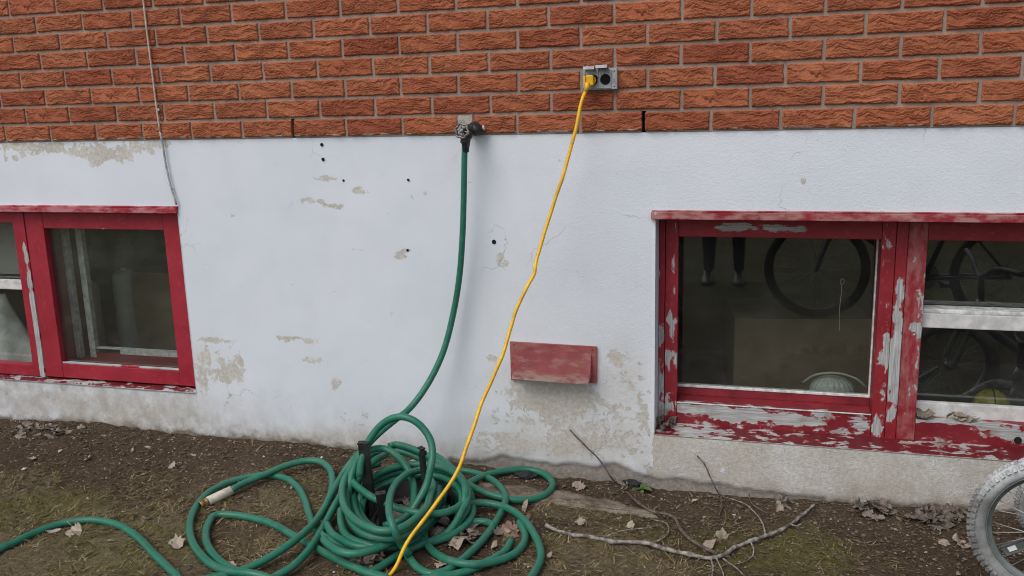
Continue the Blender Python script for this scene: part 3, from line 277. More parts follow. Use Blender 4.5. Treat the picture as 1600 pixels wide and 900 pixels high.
def mat_stucco():
    b = NB('painted_stucco'); v = b.coord('Object'); v2 = b.coord('Object', (1, 1, 1))
    peel = b.at('peel'); dirt = b.at('dirt'); bare = b.at('bare')
    n = b.math('ADD', b.math('MULTIPLY', b.noise(v, 30, 8, .68, .5), .7), b.math('MULTIPLY', b.noise(v, 8, 4, .6), .3)); nbig = b.noise(v, 2.2, 3); nf = b.noise(v, 190, 4, .6); nm_ = b.noise(v, 95, 3, .6); nsp = b.noise(v, 70, 6, .7)
    m = b.rng(b.math('ADD', b.math('MULTIPLY', b.math('SUBTRACT', n, .5), 2.1), peel), .40, .44)
    # stray flecks everywhere, few and small
    fl = b.rng(b.math('ADD', b.noise(v, 34, 3, .6), b.math('MULTIPLY', b.noise(v, 5, 2), .22)), .865, .88)
    m = b.math('MAXIMUM', m, fl)
    m = b.math('MAXIMUM', m, b.rng(b.math('ADD', bare, b.math('MULTIPLY', b.math('SUBTRACT', n, .5), 1.6)), .40, .50))
    paint = b.mix(b.rng(nbig, .3, .7), (.675, .725, .785), (.735, .775, .83))
    paint = b.mix(b.math('MULTIPLY', b.rng(b.noise(v, 8, 5), .45, .75), .25), paint, (.60, .635, .67))
    cem = b.mix(b.rng(nsp, .3, .7), (.44, .415, .365), (.61, .58, .52))
    cem = b.mix(b.rng(b.noise(v, 7, 5), .35, .7), cem, b.mix(b.rng(nsp, .3, .7), (.53, .52, .49), (.74, .73, .70)))
    col = b.mix(m, paint, cem)
    col = b.mix(b.math('MULTIPLY', m, b.rng(nf, .55, .7, 0, .5)), col, (.25, .235, .215))
    st = b.math('MULTIPLY', b.at('stain'), b.rng(b.noise(v, 7, 7, .62), .18, .72), True)
    col = b.mix(b.math('MULTIPLY', st, .85), col, b.mix(b.rng(nsp, .3, .7), (.44, .405, .345), (.60, .57, .50)))
    wrp = b.N('ShaderNodeVectorMath', operation='ADD'); b.L(v, wrp.inputs[0]); nz_ = b.N('ShaderNodeTexNoise'); nz_.inputs['Scale'].default_value = 9; nz_.inputs['Detail'].default_value = 5; b.L(v, nz_.inputs['Vector'])
    sc_ = b.N('ShaderNodeVectorMath', operation='SCALE'); b.L(nz_.outputs['Color'], sc_.inputs[0]); sc_.inputs['Scale'].default_value = .22; b.L(sc_.outputs[0], wrp.inputs[1])
    ck = b.math('MULTIPLY', b.rng(b.voro(wrp.outputs[0], 2.3, 'DISTANCE_TO_EDGE'), .0, .006, 1, 0), b.rng(b.noise(v, 3.1, 3), .54, .64))
    col = b.mix(b.math('MULTIPLY', ck, .55), col, (.25, .245, .24))
    scr = b.rng(b.noise(b.coord('Object', (.35, 1, 1.5)), 48, 3, .5, 1.2), .735, .76)
    col = b.mix(b.math('MULTIPLY', scr, .5), col, (.36, .35, .34))
    dn = b.math('MULTIPLY', dirt, b.rng(b.noise(v, 16, 6, .65), .25, .7))
    col = b.mix(b.math('MULTIPLY', dn, .9, True), col, (.29, .255, .205))
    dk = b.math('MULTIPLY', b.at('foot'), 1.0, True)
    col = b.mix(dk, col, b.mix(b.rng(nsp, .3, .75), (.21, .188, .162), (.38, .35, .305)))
    h = b.math('ADD', b.math('MULTIPLY', nm_, .8), b.math('ADD', b.math('MULTIPLY', nf, .5), b.math('MULTIPLY', m, -.2)))
    sm = b.at('smooth')      # the left part of the wall is trowelled flatter
    x = b.N('ShaderNodeBump'); x.inputs['Distance'].default_value = .0031; b.L(b.bump(m, .3, -.002), x.inputs['Normal']); b.L(h, x.inputs['Height']); b.L(sm, x.inputs['Strength'])
    return b.out(col, .85, x.outputs[0], spec=.3)

def mat_peel(name, grain):
    """old red gloss paint flaking off grey weathered wood; vertex attribute peel moves the threshold"""
    b = NB(name); sc = (1.0, 1.0, 1.0)
    g = {'x': (.42, 1, 1), 'z': (1, 1, .42)}[grain]
    v = b.coord('Object', g); v1 = b.coord('Object')
    peel = b.at('peel')
    n = b.noise(v, 34, 8, .60, .5); n2 = b.noise(v1, 22, 7, .62)
    nn = b.math('ADD', b.math('MULTIPLY', n, .65), b.math('MULTIPLY', n2, .35))
    nn = b.math('ADD', b.math('MULTIPLY', b.math('SUBTRACT', nn, .5), 1.8), .5)
    m = b.rng(b.math('ADD', nn, peel), .72, .745)
    rim = b.rng(b.math('ADD', nn, peel), .665, .72)
    gr = b.noise(b.coord('Object', {'x': (.04, 1, 1), 'z': (1, 1, .04)}[grain]), 260, 4, .6)
    wood = b.mix(b.rng(gr, .3, .7), (.27, .27, .265), (.54, .55, .55))
    wood = b.mix(b.rng(b.noise(v1, 12, 4), .5, .75), wood, (.27, .235, .19))
    fade = b.noise(v1, 7, 5)
    red = b.mix(b.rng(fade, .3, .72), (.235, .0115, .021), (.305, .024, .035))
    red = b.mix(b.math('MULTIPLY', b.rng(b.noise(v, 90, 4), .55, .8), .5), red, (.40, .12, .115))
    red = b.mix(b.math('MULTIPLY', b.at('chalk'), b.rng(b.noise(v, 34, 6, .65), .38, .62), True), red, (.46, .25, .235))
    oc = b.N('ShaderNodeObjectInfo'); red = b.mix(1.0, red, oc.outputs['Color'], 'MULTIPLY')
    red = b.mix(b.math('MULTIPLY', rim, .5), red, (.42, .15, .15))
    col = b.mix(m, red, wood)
    h = b.math('ADD', b.math('MULTIPLY', m, -1.0), b.math('MULTIPLY', gr, .25))
    return b.out(col, b.rng(m, 0, 1, .5, .9), b.bump(h, .55, .0016), spec=.4)

def mat_glass():
    b = NB('window_glass')
    n = b.n; b.n.remove(b.b)
    tr = b.N('ShaderNodeBsdfTransparent'); tr.inputs[0].default_value = (.84, .87, .85, 1)
    gl = b.N('ShaderNodeBsdfGlossy'); gl.inputs['Roughness'].default_value = .012; gl.inputs['Color'].default_value = (.95, 1, .98, 1)
    df = b.N('ShaderNodeBsdfDiffuse'); df.inputs[0].default_value = (.42, .44, .42, 1)
    v = b.coord('Object')
    fr = b.N('ShaderNodeLayerWeight'); fr.inputs[0].default_value = .5          # Schlick curve, same from both faces of the pane
    f = b.math('ADD', b.math('MULTIPLY', b.math('POWER', fr.outputs['Facing'], 5.0), .91), .09, True)
    ms = b.N('ShaderNodeMixShader'); b.L(f, ms.inputs[0]); b.L(tr.outputs[0], ms.inputs[1]); b.L(gl.outputs[0], ms.inputs[2])
    dust_glare = b.math('ADD', b.rng(b.noise(v, 5, 5, .6), .35, .8, .012, .050), b.rng(b.noise(v, 260, 3), .72, .8, 0, .22))
    ms2 = b.N('ShaderNodeMixShader'); b.L(dust_glare, ms2.inputs[0]); b.L(ms.outputs[0], ms2.inputs[1]); b.L(df.outputs[0], ms2.inputs[2])
    b.L(ms2.outputs[0], n['Material Output'].inputs[0])
    wv = b.noise(v, 4, 1); bp = b.bump(wv, .035, .008); b.L(bp, gl.inputs['Normal'])
    return b.m

def mat_ground():
    b = NB('yard_soil'); v = b.coord('Object')
    n1 = b.noise(v, 4, 6, .6); n2 = b.noise(v, 38, 6, .65); n3 = b.noise(v, 170, 5, .7); moss = b.at('moss'); th = b.at('thatch')
    c = b.mix(b.rng(n1, .3, .7), (.100, .071, .045), (.160, .114, .072))
    c = b.mix(b.rng(n2, .35, .7), b.mix(.5, c, (.058, .042, .029)), c)
    c = b.mix(b.math('MULTIPLY', b.rng(n3, .5, .78), .6), c, (.22, .175, .13))
    c = b.mix(b.math('MULTIPLY', b.rng(n3, .48, .25), .6), c, (.022, .015, .010))
    mm = b.math('MULTIPLY', b.rng(b.math('ADD', moss, b.math('MULTIPLY', b.math('SUBTRACT', n2, .5), 1.6)), .3, .85), .85)
    c = b.mix(mm, c, b.mix(b.rng(n3, .35, .7), (.12, .108, .032), (.235, .21, .072)))
    tt = b.math('MULTIPLY', b.rng(b.math('ADD', th, b.math('MULTIPLY', b.math('SUBTRACT', n2, .5), 1.4)), .3, .9), .7)
    c = b.mix(tt, c, b.mix(b.rng(n3, .3, .7), (.14, .115, .062), (.33, .28, .17)))
    far = b.at('far')
    c = b.mix(far, c, b.mix(b.rng(n1, .35, .65), (.10, .085, .04), (.15, .13, .065)))
    nm = b.bump(n3, .9, .011, b.bump(n2, .9, .026))
    return b.out(c, .95, nm, spec=.15)

def mat_hose():
    b = NB('green_hose_vinyl'); v = b.coord('Object')
    n = b.noise(v, 9, 5); d = b.noise(v, 55, 6, .65)
    c = b.mix(b.rng(n, .3, .7), (.011, .138, .085), (.020, .190, .118))
    c = b.mix(b.rng(b.noise(v, 3.5, 3), .35, .65), c, (.022, .165, .108))
    c = b.mix(b.math('MULTIPLY', b.rng(d, .46, .74), .5), c, (.13, .18, .13))
    c = b.mix(b.math('MULTIPLY', b.rng(b.noise(v, 26, 7, .7), .56, .70), .6), c, (.12, .10, .07))
    c = b.mix(b.math('MULTIPLY', b.rng(b.noise(v, 120, 4), .62, .75), .55), c, (.035, .05, .035))
    return b.out(c, b.rng(d, .3, .7, .30, .55), b.bump(b.noise(v, 240, 3), .18, .001), spec=.4)

def mat_leaf():
    b = NB('dead_leaf'); v = b.coord('Object', rand=True); oi = b.N('ShaderNodeObjectInfo')
    n = b.noise(v, 40, 5)
    a = b.mix(b.math('POWER', oi.outputs['Random'], .8), (.325, .28, .24), (.24, .195, .16)); a = b.mix(1.0, a, oi.outputs['Color'], 'MULTIPLY')
    c = b.mix(b.rng(n, .3, .7), a, b.mix(.25, a, (.50, .44, .385)))
    c = b.mix(b.math('MULTIPLY', b.rng(b.noise(v, 130, 4), .58, .75), .5), c, (.06, .04, .028))
    return b.out(c, .85, b.bump(b.noise(v, 90, 4), .4, .003), spec=.25)

def mat_vcol(name, rough=.9):
    b = NB(name); return b.out(b.atc('col'), rough, spec=.15)

def mat_bark(name, c0, c1):
    b = NB(name); v = b.coord('Object'); n = b.noise(v, 60, 6, .65); n2 = b.noise(v, 16, 4)
    c = b.mix(b.rng(n, .35, .68), c0, c1); c = b.mix(b.math('MULTIPLY', b.rng(n2, .5, .7), .6), c, tuple(x * .5 for x in c0))
    return b.out(c, .9, b.bump(n, .6, .004), spec=.2)

def mat_tyre():
    b = NB('tyre_rubber_painted_glare'); v = b.coord('Object'); n = b.noise(v, 24, 5); f = b.noise(v, 140, 4)
    c = b.mix(b.rng(n, .3, .7), (.19, .197, .19), (.31, .318, .31))
    du = b.math('MULTIPLY', b.at('dust_glare'), b.rng(n, .25, .6), True)
    c = b.mix(du, c, (.60, .62, .63))  # glare on the upper tyre, put into the rubber colour as a whitish tone
    c = b.mix(b.math('MULTIPLY', b.rng(f, .5, .75), .4), c, (.10, .095, .085))
    return b.out(c, .75, b.bump(f, .3, .002), spec=.3)

M = {}
M['brick'] = mat_brick(); M['mortar'] = mat_mortar(); M['mortar_pale'] = mat_mortar('mortar_patch', (.42, .38, .33))
M['stucco'] = mat_stucco(); M['peel_x'] = mat_peel('flaking_red_paint_horizontal', 'x'); M['peel_z'] = mat_peel('flaking_red_paint_vertical', 'z')
M['glass'] = mat_glass(); M['ground'] = mat_ground(); M['hose'] = mat_hose(); M['leaf'] = mat_leaf()
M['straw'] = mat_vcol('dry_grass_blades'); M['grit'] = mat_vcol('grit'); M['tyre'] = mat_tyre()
M['bark'] = mat_bark('grey_bark', (.13, .112, .098), (.42, .39, .36)); M['twig'] = mat_bark('brown_twig_bark', (.08, .060, .048), (.19, .155, .125))
M['dark'] = simple('dark_hole', (.008, .007, .006), .9); M['black_plastic'] = simple('black_plastic', (.018, .018, .019), .5, var=.3, bump=.2)
M['dark_metal'] = simple('aged_dark_brass', (.040, .037, .036), .5, .35, .5, 60, .4); M['worn_metal'] = simple('worn_handwheel_metal', (.20, .20, .20), .45, .5, .6, 90, .3)
M['zinc'] = simple('dull_cast_metal', (.35, .365, .39), .6, .15, .25, 60, .3, 200); M['lid'] = simple('grey_lid_metal', (.34, .35, .37), .5, .35, .25, 60, .2, 200)
M['yellow'] = simple('yellow_vinyl', (.80, .455, .010), .36, 0, .20, 26); M['brass'] = simple('tarnished_brass', (.30, .20, .08), .4, .6, .4, 90, .3)
M['white_plastic'] = simple('aged_white_plastic', (.62, .58, .48), .5, 0, .18, 40, .2); M['white_paint'] = simple('white_wood_paint', (.62, .62, .60), .6, 0, .2, 25, .3, 90)
M['grey_sash'] = simple('weathered_white_sash', (.68, .69, .68), .7, 0, .3, 40, .4, 90); M['red_dark'] = simple('dark_red_paint', (.22, .017, .026), .55, 0, .25, 14, .2, 60)
M['concrete'] = None
def mat_slab():
    b = NB('muddy_slab'); v = b.coord('Object'); n = b.noise(v, 14, 7, .65); f = b.noise(v, 220, 4, .65); n2 = b.noise(v, 60, 5)
    c = b.mix(b.rng(f, .3, .7), (.17, .14, .105), (.33, .285, .225)); c = b.mix(b.math('MULTIPLY', b.rng(n, .42, .62), .9), c, b.mix(b.rng(n2, .3, .7), (.070, .050, .034), (.14, .105, .072)))
    return b.out(c, .95, b.bump(f, .6, .004, b.bump(n2, .6, .01)), spec=.15)
M['concrete'] = mat_slab(); M['cable'] = simple('beige_cable', (.52, .43, .355), .6, 0, .15, 60); M['cable_grey'] = simple('paint_stained_cable', (.36, .36, .35), .7, 0, .35, 90)
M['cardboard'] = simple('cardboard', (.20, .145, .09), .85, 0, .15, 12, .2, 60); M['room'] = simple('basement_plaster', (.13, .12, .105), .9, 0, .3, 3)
M['jug'] = simple('milky_jug_plastic', (.46, .48, .46), .4, 0, .08, 12); M['denim'] = simple('dark_trousers', (.030, .033, .042), .9, 0, .2, 60, .3, 400)
M['jacket'] = simple('dark_jacket', (.035, .035, .04), .8, 0, .2, 40, .2, 300); M['skin'] = simple('skin', (.55, .33, .24), .5, 0, .06, 30); M['hair'] = simple('brown_hair', (.04, .025, .018), .6, 0, .3, 120, .4, 300)
M['rim'] = simple('brushed_rim', (.22, .25, .235), .5, .3, .15, 30); M['spoke'] = simple('steel_spoke', (.40, .40, .39), .4, .6, .3, 40); M['frame_blue'] = simple('dark_frame_enamel', (.03, .035, .06), .35, 0, .2, 10)
M['reflector'] = simple('grey_reflector', (.10, .115, .11), .35, 0, .2, 40); M['reflect_white'] = simple('white_reflector_strip', (.75, .76, .76), .3, 0, .05, 40)
M['black_rubber'] = simple('black_tyre_rubber', (.020, .020, .020), .7, 0, .3, 40); M['weed'] = simple('weed_green', (.085, .135, .04), .6, 0, .25, 40)
M['blind'] = simple('grey_blind', (.34, .33, .30), .8, 0, .1, 6); M['tar'] = simple('dark_sealant', (.022, .023, .026), .85, 0, .5, 40, .5, 120); M['vent_screw'] = simple('rusty_screw', (.13, .06, .045), .8, 0, .4, 90); M['print'] = simple('faded_print', (.20, .14, .085), .85); M['vent'] = None; M['socket'] = simple('socket_black', (.012, .012, .012), .8, spec=.15)
def mat_vent():
    b = NB('chalky_red_tin'); v = b.coord('Object'); v2 = b.coord('Object', (.35, 1, 1))
    n = b.noise(v2, 40, 7, .65); n2 = b.noise(v, 9, 4)
    c = b.mix(b.rng(n2, .3, .7), (.32, .065, .075), (.43, .10, .11))
    c = b.mix(b.math('MULTIPLY', b.rng(n, .48, .66), .6), c, (.48, .24, .22))
    e = b.at('peel'); c = b.mix(b.math('MULTIPLY', e, b.rng(n, .36, .55), True), c, (.50, .33, .29))
    c = b.mix(b.math('MULTIPLY', b.rng(b.noise(v, 26, 5), .66, .76), .6), c, (.14, .035, .03))
    c = b.mix(b.math('MULTIPLY', b.rng(b.noise(v, 13, 6, .65), .58, .7), .6), c, (.30, .13, .055))
    oc = b.N('ShaderNodeObjectInfo'); c = b.mix(1.0, c, oc.outputs['Color'], 'MULTIPLY')
    return b.out(c, .7, b.bump(n, .3, .0015), spec=.3)
M['vent'] = mat_vent()

# ------------------------------------------------------------------ ground
BX = [p[0] for p in DATA['base']]; BZ = [p[1] for p in DATA['base']]
def gz_s(x, y):
    b = np.interp(x, BX, BZ); t = np.clip(-np.asarray(y) / .5, 0, 1); t = t * t * (3 - 2 * t)
    return b * (1 - t) + (-.212) * t
def ell(x, y, L):
    f = np.zeros(np.broadcast(x, y).shape)
    for (cx, cy, rx, ry, s) in L:
        d = np.sqrt(((x - cx) / rx) ** 2 + ((y - cy) / ry) ** 2)
        f = np.maximum(f, s * np.clip(1.6 - d, 0, 1))
    return f
def gbump(x, y):
    return (vnoise(x * 9, y * 9, 3, 3) - .5) * .014 + (vnoise(x * 45, y * 45, 5, 3) - .5) * .017
def gz(x, y):
    x = np.asarray(x, float); y = np.asarray(y, float)
    fade = np.clip((y + 3) / 1.0, .2, 1)
    # loose soil mounded against the wall left of the right window
    m = .016 * np.exp(-(((x - 1.93) / .09) ** 2 + ((y + .035) / .07) ** 2))
    return gz_s(x, y) + gbump(x, y) * fade + m

def build_ground():
    xs = np.unique(np.round(np.concatenate([np.linspace(-60, -1.5, 22), np.arange(-1.4, 4.0, .011), np.linspace(4.1, 60, 22)]), 4))
    ys = np.unique(np.round(np.concatenate([np.linspace(-80, -3.2, 24), np.arange(-3.1, -1.5, .06), np.arange(-1.5, .041, .011)]), 4))
    X, Y = np.meshgrid(xs, ys); Z = gz(X, Y)
    nx, ny = len(xs), len(ys)
    V = np.stack([X.ravel(), Y.ravel(), Z.ravel()], 1)
    me = bpy.data.meshes.new('ground')
    i = np.arange(nx * ny).reshape(ny, nx)
    F = np.stack([i[:-1, :-1].ravel(), i[:-1, 1:].ravel(), i[1:, 1:].ravel(), i[1:, :-1].ravel()], 1)
    me.vertices.add(len(V)); me.vertices.foreach_set('co', V.ravel())
    me.loops.add(F.size); me.loops.foreach_set('vertex_index', F.ravel())
    me.polygons.add(len(F)); me.polygons.foreach_set('loop_start', np.arange(0, F.size, 4)); me.polygons.foreach_set('loop_total', np.full(len(F), 4))
    me.update(calc_edges=True); me.validate()
    attr(me, 'moss', ell(X, Y, DATA['moss']).ravel()); attr(me, 'thatch', (ell(X, Y, DATA['grass']) * .9).ravel())
    attr(me, 'far', np.clip((-Y - 1.3) / .6, 0, 1).ravel() * .9)
    o = link('ground', me, M['ground'], smooth=True); tag(o, kind='structure')
build_ground()

# dry grass: single blades, one uncountable mass
def build_grass():
    vs = []; fs = []; cs = []
    def blade(x, y, L, a, lift, w, c):
        z = float(gz(x, y)); d = Vector((math.cos(a), math.sin(a), 0)); p = Vector((-d.y, d.x, 0)) * w
        b = len(vs); k = rnd.uniform(-.5, .5)
        p0 = Vector((x, y, z - .002)); p1 = p0 + d * L * .5 + p * 6 * k + Vector((0, 0, lift * L * .55)); p2 = p0 + d * L * .95 + p * 18 * k + Vector((0, 0, lift * L * rnd.uniform(.3, .9)))
        vs.extend([p0 - p, p0 + p, p1 + p * .8, p1 - p * .8, p2]); fs.extend([(b, b + 1, b + 2, b + 3), (b + 3, b + 2, b + 4)])
        cs.extend([c] * 5)
    cnt = 0
    N = 430000
    xs = rng.uniform(-.9, 3.3, N); ys = rng.uniform(-1.35, -.02, N)
    dens = ell(xs, ys, DATA['grass']); moss = ell(xs, ys, DATA['moss']); pn = vnoise(xs * 11, ys * 11, 9, 3)
    keep = rng.uniform(0, 1, N) < np.clip(dens * np.clip((pn - .34) * 3.2, .05, 1), .008, 1) * .62
    base_a = vnoise(xs * 6, ys * 6, 21, 2) * 12
    for x, y, m, q, a0 in zip(xs[keep], ys[keep], moss[keep], pn[keep], base_a[keep]):
        t = rnd.random()
        if rnd.random() < .10 + .35 * m: c = (.085 + .05 * t, .10 + .05 * t, .028)          # green
        else: c = (.15 + .24 * t, .115 + .19 * t, .058 + .115 * t)                           # straw
        s = rnd.uniform(.45, 1.0) * (1.65 if rnd.random() < .12 else 1)
        c = tuple(k * s for k in c)
        blade(x, y, rnd.uniform(.012, .055), a0 + rnd.gauss(0, .9), rnd.uniform(.03, .62) ** 1.5, rnd.uniform(.0008, .0018), c)
    me = bpy.data.meshes.new('dry_grass'); me.from_pydata([tuple(v) for v in vs], [], fs); me.update()
    a = me.color_attributes.new('col', 'FLOAT_COLOR', 'POINT'); a.data.foreach_set('color', np.array([(*c, 1) for c in cs], dtype=np.float32).ravel())
    o = link('dry_grass', me, M['straw']); tag(o, 'matted dry straw and short moss green grass in patches on the soil', 'grass', kind='stuff')
    # grit, clods, wood chips
    vs = []; fs = []; cs = []
    N = 18000
    xs = rng.uniform(-.9, 3.3, N); ys = -np.abs(rng.normal(0, .38, N)) - .01
    for x, y in zip(xs, ys):
        if y < -1.3: continue
        s = rnd.uniform(.0012, .0045) if rnd.random() < .90 else rnd.uniform(.004, .0095)
        z = float(gz(x, y)) + s * .3; b = len(vs)
        el = rnd.uniform(.5, 2.2); an = rnd.uniform(0, 6.3); ca, sa = math.cos(an), math.sin(an)
        for (u, v_, w_) in ((1, 0, 0), (-1, 0, 0), (0, 1, 0), (0, -1, 0), (0, 0, 1), (0, 0, -1)):
            j = rnd.uniform(.7, 1.2); u *= el
            vs.append(Vector((x + (u * ca - v_ * sa) * s * j, y + (u * sa + v_ * ca) * s * j, z + w_ * s * .6)))
        for f in ((0, 2, 4), (2, 1, 4), (1, 3, 4), (3, 0, 4), (2, 0, 5), (1, 2, 5), (3, 1, 5), (0, 3, 5)): fs.append(tuple(b + q for q in f))
        t = rnd.random()
        if t < .70: c = (.105, .076, .05)
        elif t < .95: c = (.14, .105, .075)
        elif t < .99: c = (.26, .215, .17)
        else: c = (.5, .47, .43)
        k = rnd.uniform(.7, 1.2); cs.extend([tuple(q * k for q in c)] * 6)
    for k in range(5200):     # flat crumbs of broken leaf and bark
        x = rnd.uniform(-.9, 3.3); y = -abs(rnd.gauss(0, .42)) - .01
        if y < -1.3: continue
        s = rnd.uniform(.002, .0062); z = float(gz(x, y)) + .003; an = rnd.uniform(0, 6.3); b = len(vs); tz = rnd.uniform(-.5, .5); ty_ = rnd.uniform(-.5, .5)
        for i in range(5):
            q = an + i * 1.2566; rr = s * rnd.uniform(.5, 1.25); u, v_ = math.cos(q) * rr, math.sin(q) * rr * .7; vs.append(Vector((x + u, y + v_, z + u * tz + v_ * ty_)))
        fs.append(tuple(range(b, b + 5))); t = rnd.random(); t = t ** 1.6; c = (.11 + .20 * t, .083 + .16 * t, .06 + .13 * t); cs.extend([c] * 5)
    me = bpy.data.meshes.new('soil_grit'); me.from_pydata([tuple(v) for v in vs], [], fs); me.update()
    a = me.color_attributes.new('col', 'FLOAT_COLOR', 'POINT'); a.data.foreach_set('color', np.array([(*c, 1) for c in cs], dtype=np.float32).ravel())
    o = link('soil_grit', me, M['grit']); tag(o, 'crumbs of soil, grit and wood chips scattered over the bare dirt', 'grit', kind='stuff')
build_grass()

# ------------------------------------------------------------------ foundation wall
WL = dict(x0=-1.30, x1=.231, z0=-.004, z1=.735)      # left window opening
WR = dict(x0=2.060, x1=3.74, z0=-.034, z1=.735)      # right window opening
VENT = dict(x0=1.60, x1=1.82, z0=.165, z1=.245)
ZB = DATA['zb']
def build_foundation():
    fw_ = empty('foundation_wall', (1.3, 0, -.2))
    tag(fw_, 'white painted stucco foundation wall with peeling patches below the brick', 'wall')
    T = .24
    marks_x = [WL['x0'], WL['x1'], WR['x0'], WR['x1'], VENT['x0'], VENT['x1']]
    marks_z = [WL['z0'], WL['z1'], WR['z0'], VENT['z0'], VENT['z1'], 1.0]
    def grid(a, b, st, marks, far0=None, far1=None):
        g = list(np.arange(a, b, st)) + [b]
        for m in marks:
            k = int(np.argmin([abs(q - m) for q in g])); g[k] = m
        if far0: g = far0 + g
        if far1: g = g + far1
        return np.array(sorted(set(np.round(g, 5))))
    xs = grid(-1.3, 3.74, .0085, marks_x, [-6, -3], [5, 9])
    zs = grid(-.32, 1.0, .0085, marks_z, [-.7])
    nx, nz = len(xs), len(zs)
    X, Z = np.meshgrid(xs, zs)
    peel = np.zeros(X.shape)
    for (cx, cz, rx, rz, s) in DATA['peel']:
        d = np.sqrt(((X - cx) / (rx + .004)) ** 2 + ((Z - cz) / (rz + .004)) ** 2)
        peel = np.maximum(peel, s * np.clip(1.5 - d, 0, 1) ** .7)
    base = np.interp(X, BX, BZ)
    hgt = Z - base
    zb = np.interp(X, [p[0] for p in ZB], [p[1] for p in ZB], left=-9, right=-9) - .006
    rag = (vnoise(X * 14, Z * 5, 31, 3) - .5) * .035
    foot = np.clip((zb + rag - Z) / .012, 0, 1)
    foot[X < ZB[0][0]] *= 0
    inset = foot * .008 + (vnoise(X * 22, Z * 22, 41, 3) - .5) * .004 * foot
    # ragged broken stucco toe everywhere at the soil line
    toe = np.clip((.004 + (vnoise(X * 23, Z * 9, 51, 4) - .5) * .045 - hgt) / .010, 0, 1)
    inset = np.maximum(inset, toe * .007)
    Y = inset + (vnoise(X * 4, Z * 4, 61, 2) - .5) * .003
    for O in (WL, WR):     # keep the edges of the openings crisp
        near = (np.abs(X - O['x0']) < .02) | (np.abs(X - O['x1']) < .02)
    Y[Z > .99] = 0
    bare = np.zeros(X.shape)
    under_r = (X > 2.055); bare = np.where(under_r, np.clip((-.022 - Z) / .012, 0, 1) * .60, bare)
    under_r2 = np.clip((X - 1.98) / .06, 0, 1) * np.clip((-.10 - Z) / .05, 0, 1) * .5
    bare = np.maximum(bare, under_r2)
    under_l = (X < .235); bare = np.where(under_l, np.clip((.004 - Z) / .012, 0, 1) * .30, bare)
    bare = np.maximum(bare, np.clip((.11 - hgt) / .10, 0, 1) * .42)
    band = np.clip((X - 1.45) / .12, 0, 1) * np.clip((.02 - Z) / .2, 0, 1) * .30
    bare = np.maximum(bare, band)
    dirt = np.clip(1 - hgt / .10, 0, 1) ** 1.4 * .85 + np.clip(1 - hgt / .03, 0, 1) * .5
    dirt = dirt + np.clip(1 - hgt / .26, 0, 1) * .30
    dirt = np.where((X > 2.055) & (Z < -.03), np.maximum(dirt, .18), dirt); dirt = np.where((X < .235) & (Z < 0), np.maximum(dirt, .62), dirt)
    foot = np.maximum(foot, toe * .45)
    stain = np.zeros(X.shape)
    for (sx, sz, rx, rz, s_) in ((1.72, .08, .26, .17, .95), (1.80, -.08, .45, .13, 1.0), (1.95, .12, .13, .22, .7), (1.50, -.12, .3, .09, .6), (.95, -.16, .7, .075, .8), (-.25, -.10, .75, .11, 1.0), (.27, .12, .12, .14, .35), (2.8, -.16, 1.2, .08, .35), (1.75, .35, .5, .3, .22)):
        stain = np.maximum(stain, s_ * np.clip(1.35 - np.sqrt(((X - sx) / rx) ** 2 + ((Z - sz) / rz) ** 2), 0, 1))
    front = (X > 1.45) & (X < 2.05) & (Z < .14); peel = np.where(front, peel * .72, peel * .88)
    peel = np.maximum(peel, .62 * np.clip(1.4 - np.sqrt(((X - 1.70) / .17) ** 2 + ((Z - .075) / .085) ** 2), 0, 1) ** .6)
    sm = .11 + .38 * np.clip((X - 1.2) / 1.0, 0, 1)
    sm = np.where((X > 2.0) & (Z < -.03), .7, sm)
    # faces
    idx = np.arange(nx * nz).reshape(nz, nx)
    xc = (xs[:-1] + xs[1:]) / 2; zc = (zs[:-1] + zs[1:]) / 2
    XC, ZC = np.meshgrid(xc, zc); keep = np.ones(XC.shape, bool)
    for O in (WL, WR, VENT):
        keep &= ~((XC > O['x0']) & (XC < O['x1']) & (ZC > O['z0']) & (ZC < O['z1']))
    F = np.stack([idx[:-1, :-1], idx[:-1, 1:], idx[1:, 1:], idx[1:, :-1]], -1)[keep]
    V = np.stack([X.ravel(), Y.ravel(), Z.ravel()], 1)
    V[:, 0] -= 1.3; V[:, 2] += .2
    vs = [tuple(v) for v in V]; fs = [tuple(int(q) for q in f) for f in F]
    A = {k: list(a.ravel()) for k, a in dict(peel=peel, stain=stain, bare=bare, dirt=dirt, foot=foot, smooth=sm).items()}
    def addv(x, y, z, **kw):
        vs.append((x - 1.3, y, z + .2))
        for k in A: A[k].append(kw.get(k, .3 if k == 'smooth' else 0))
        return len(vs) - 1
    for O in (WL, WR, VENT):     # reveals, as strips so that wear can vary
        ix = [i for i, x in enumerate(xs) if O['x0'] - 1e-4 <= x <= O['x1'] + 1e-4]; iz = [i for i, z in enumerate(zs) if O['z0'] - 1e-4 <= z <= O['z1'] + 1e-4]
        D = T if O is not VENT else .05
        for (x, flip) in ((ix[0], 0), (ix[-1], 1)):
            pb = None
            for i in iz:
                f_ = idx[i, x]; k = addv(xs[x], D, zs[i], bare=.2 + .3 * max(0, (.3 - zs[i])), peel=.1)
                A['bare'][f_] = max(A['bare'][f_], .2)
                if pb is not None:
                    q = (int(pb[0]), int(f_), k, pb[1]); fs.append(q[::-1] if flip else q)
                pb = (f_, k)
        for (z, flip) in ((iz[0], 1), (iz[-1], 0)):
            pb = None
            for i in ix:
                f_ = idx[z, i]; k = addv(xs[i], D, zs[z])
                if pb is not None:
                    q = (int(pb[0]), int(f_), k, pb[1]); fs.append(q[::-1] if flip else q)
                pb = (f_, k)
    me = bpy.data.meshes.new('stucco'); me.from_pydata(vs, [], fs); me.update()
    for k in A: attr(me, k, A[k])
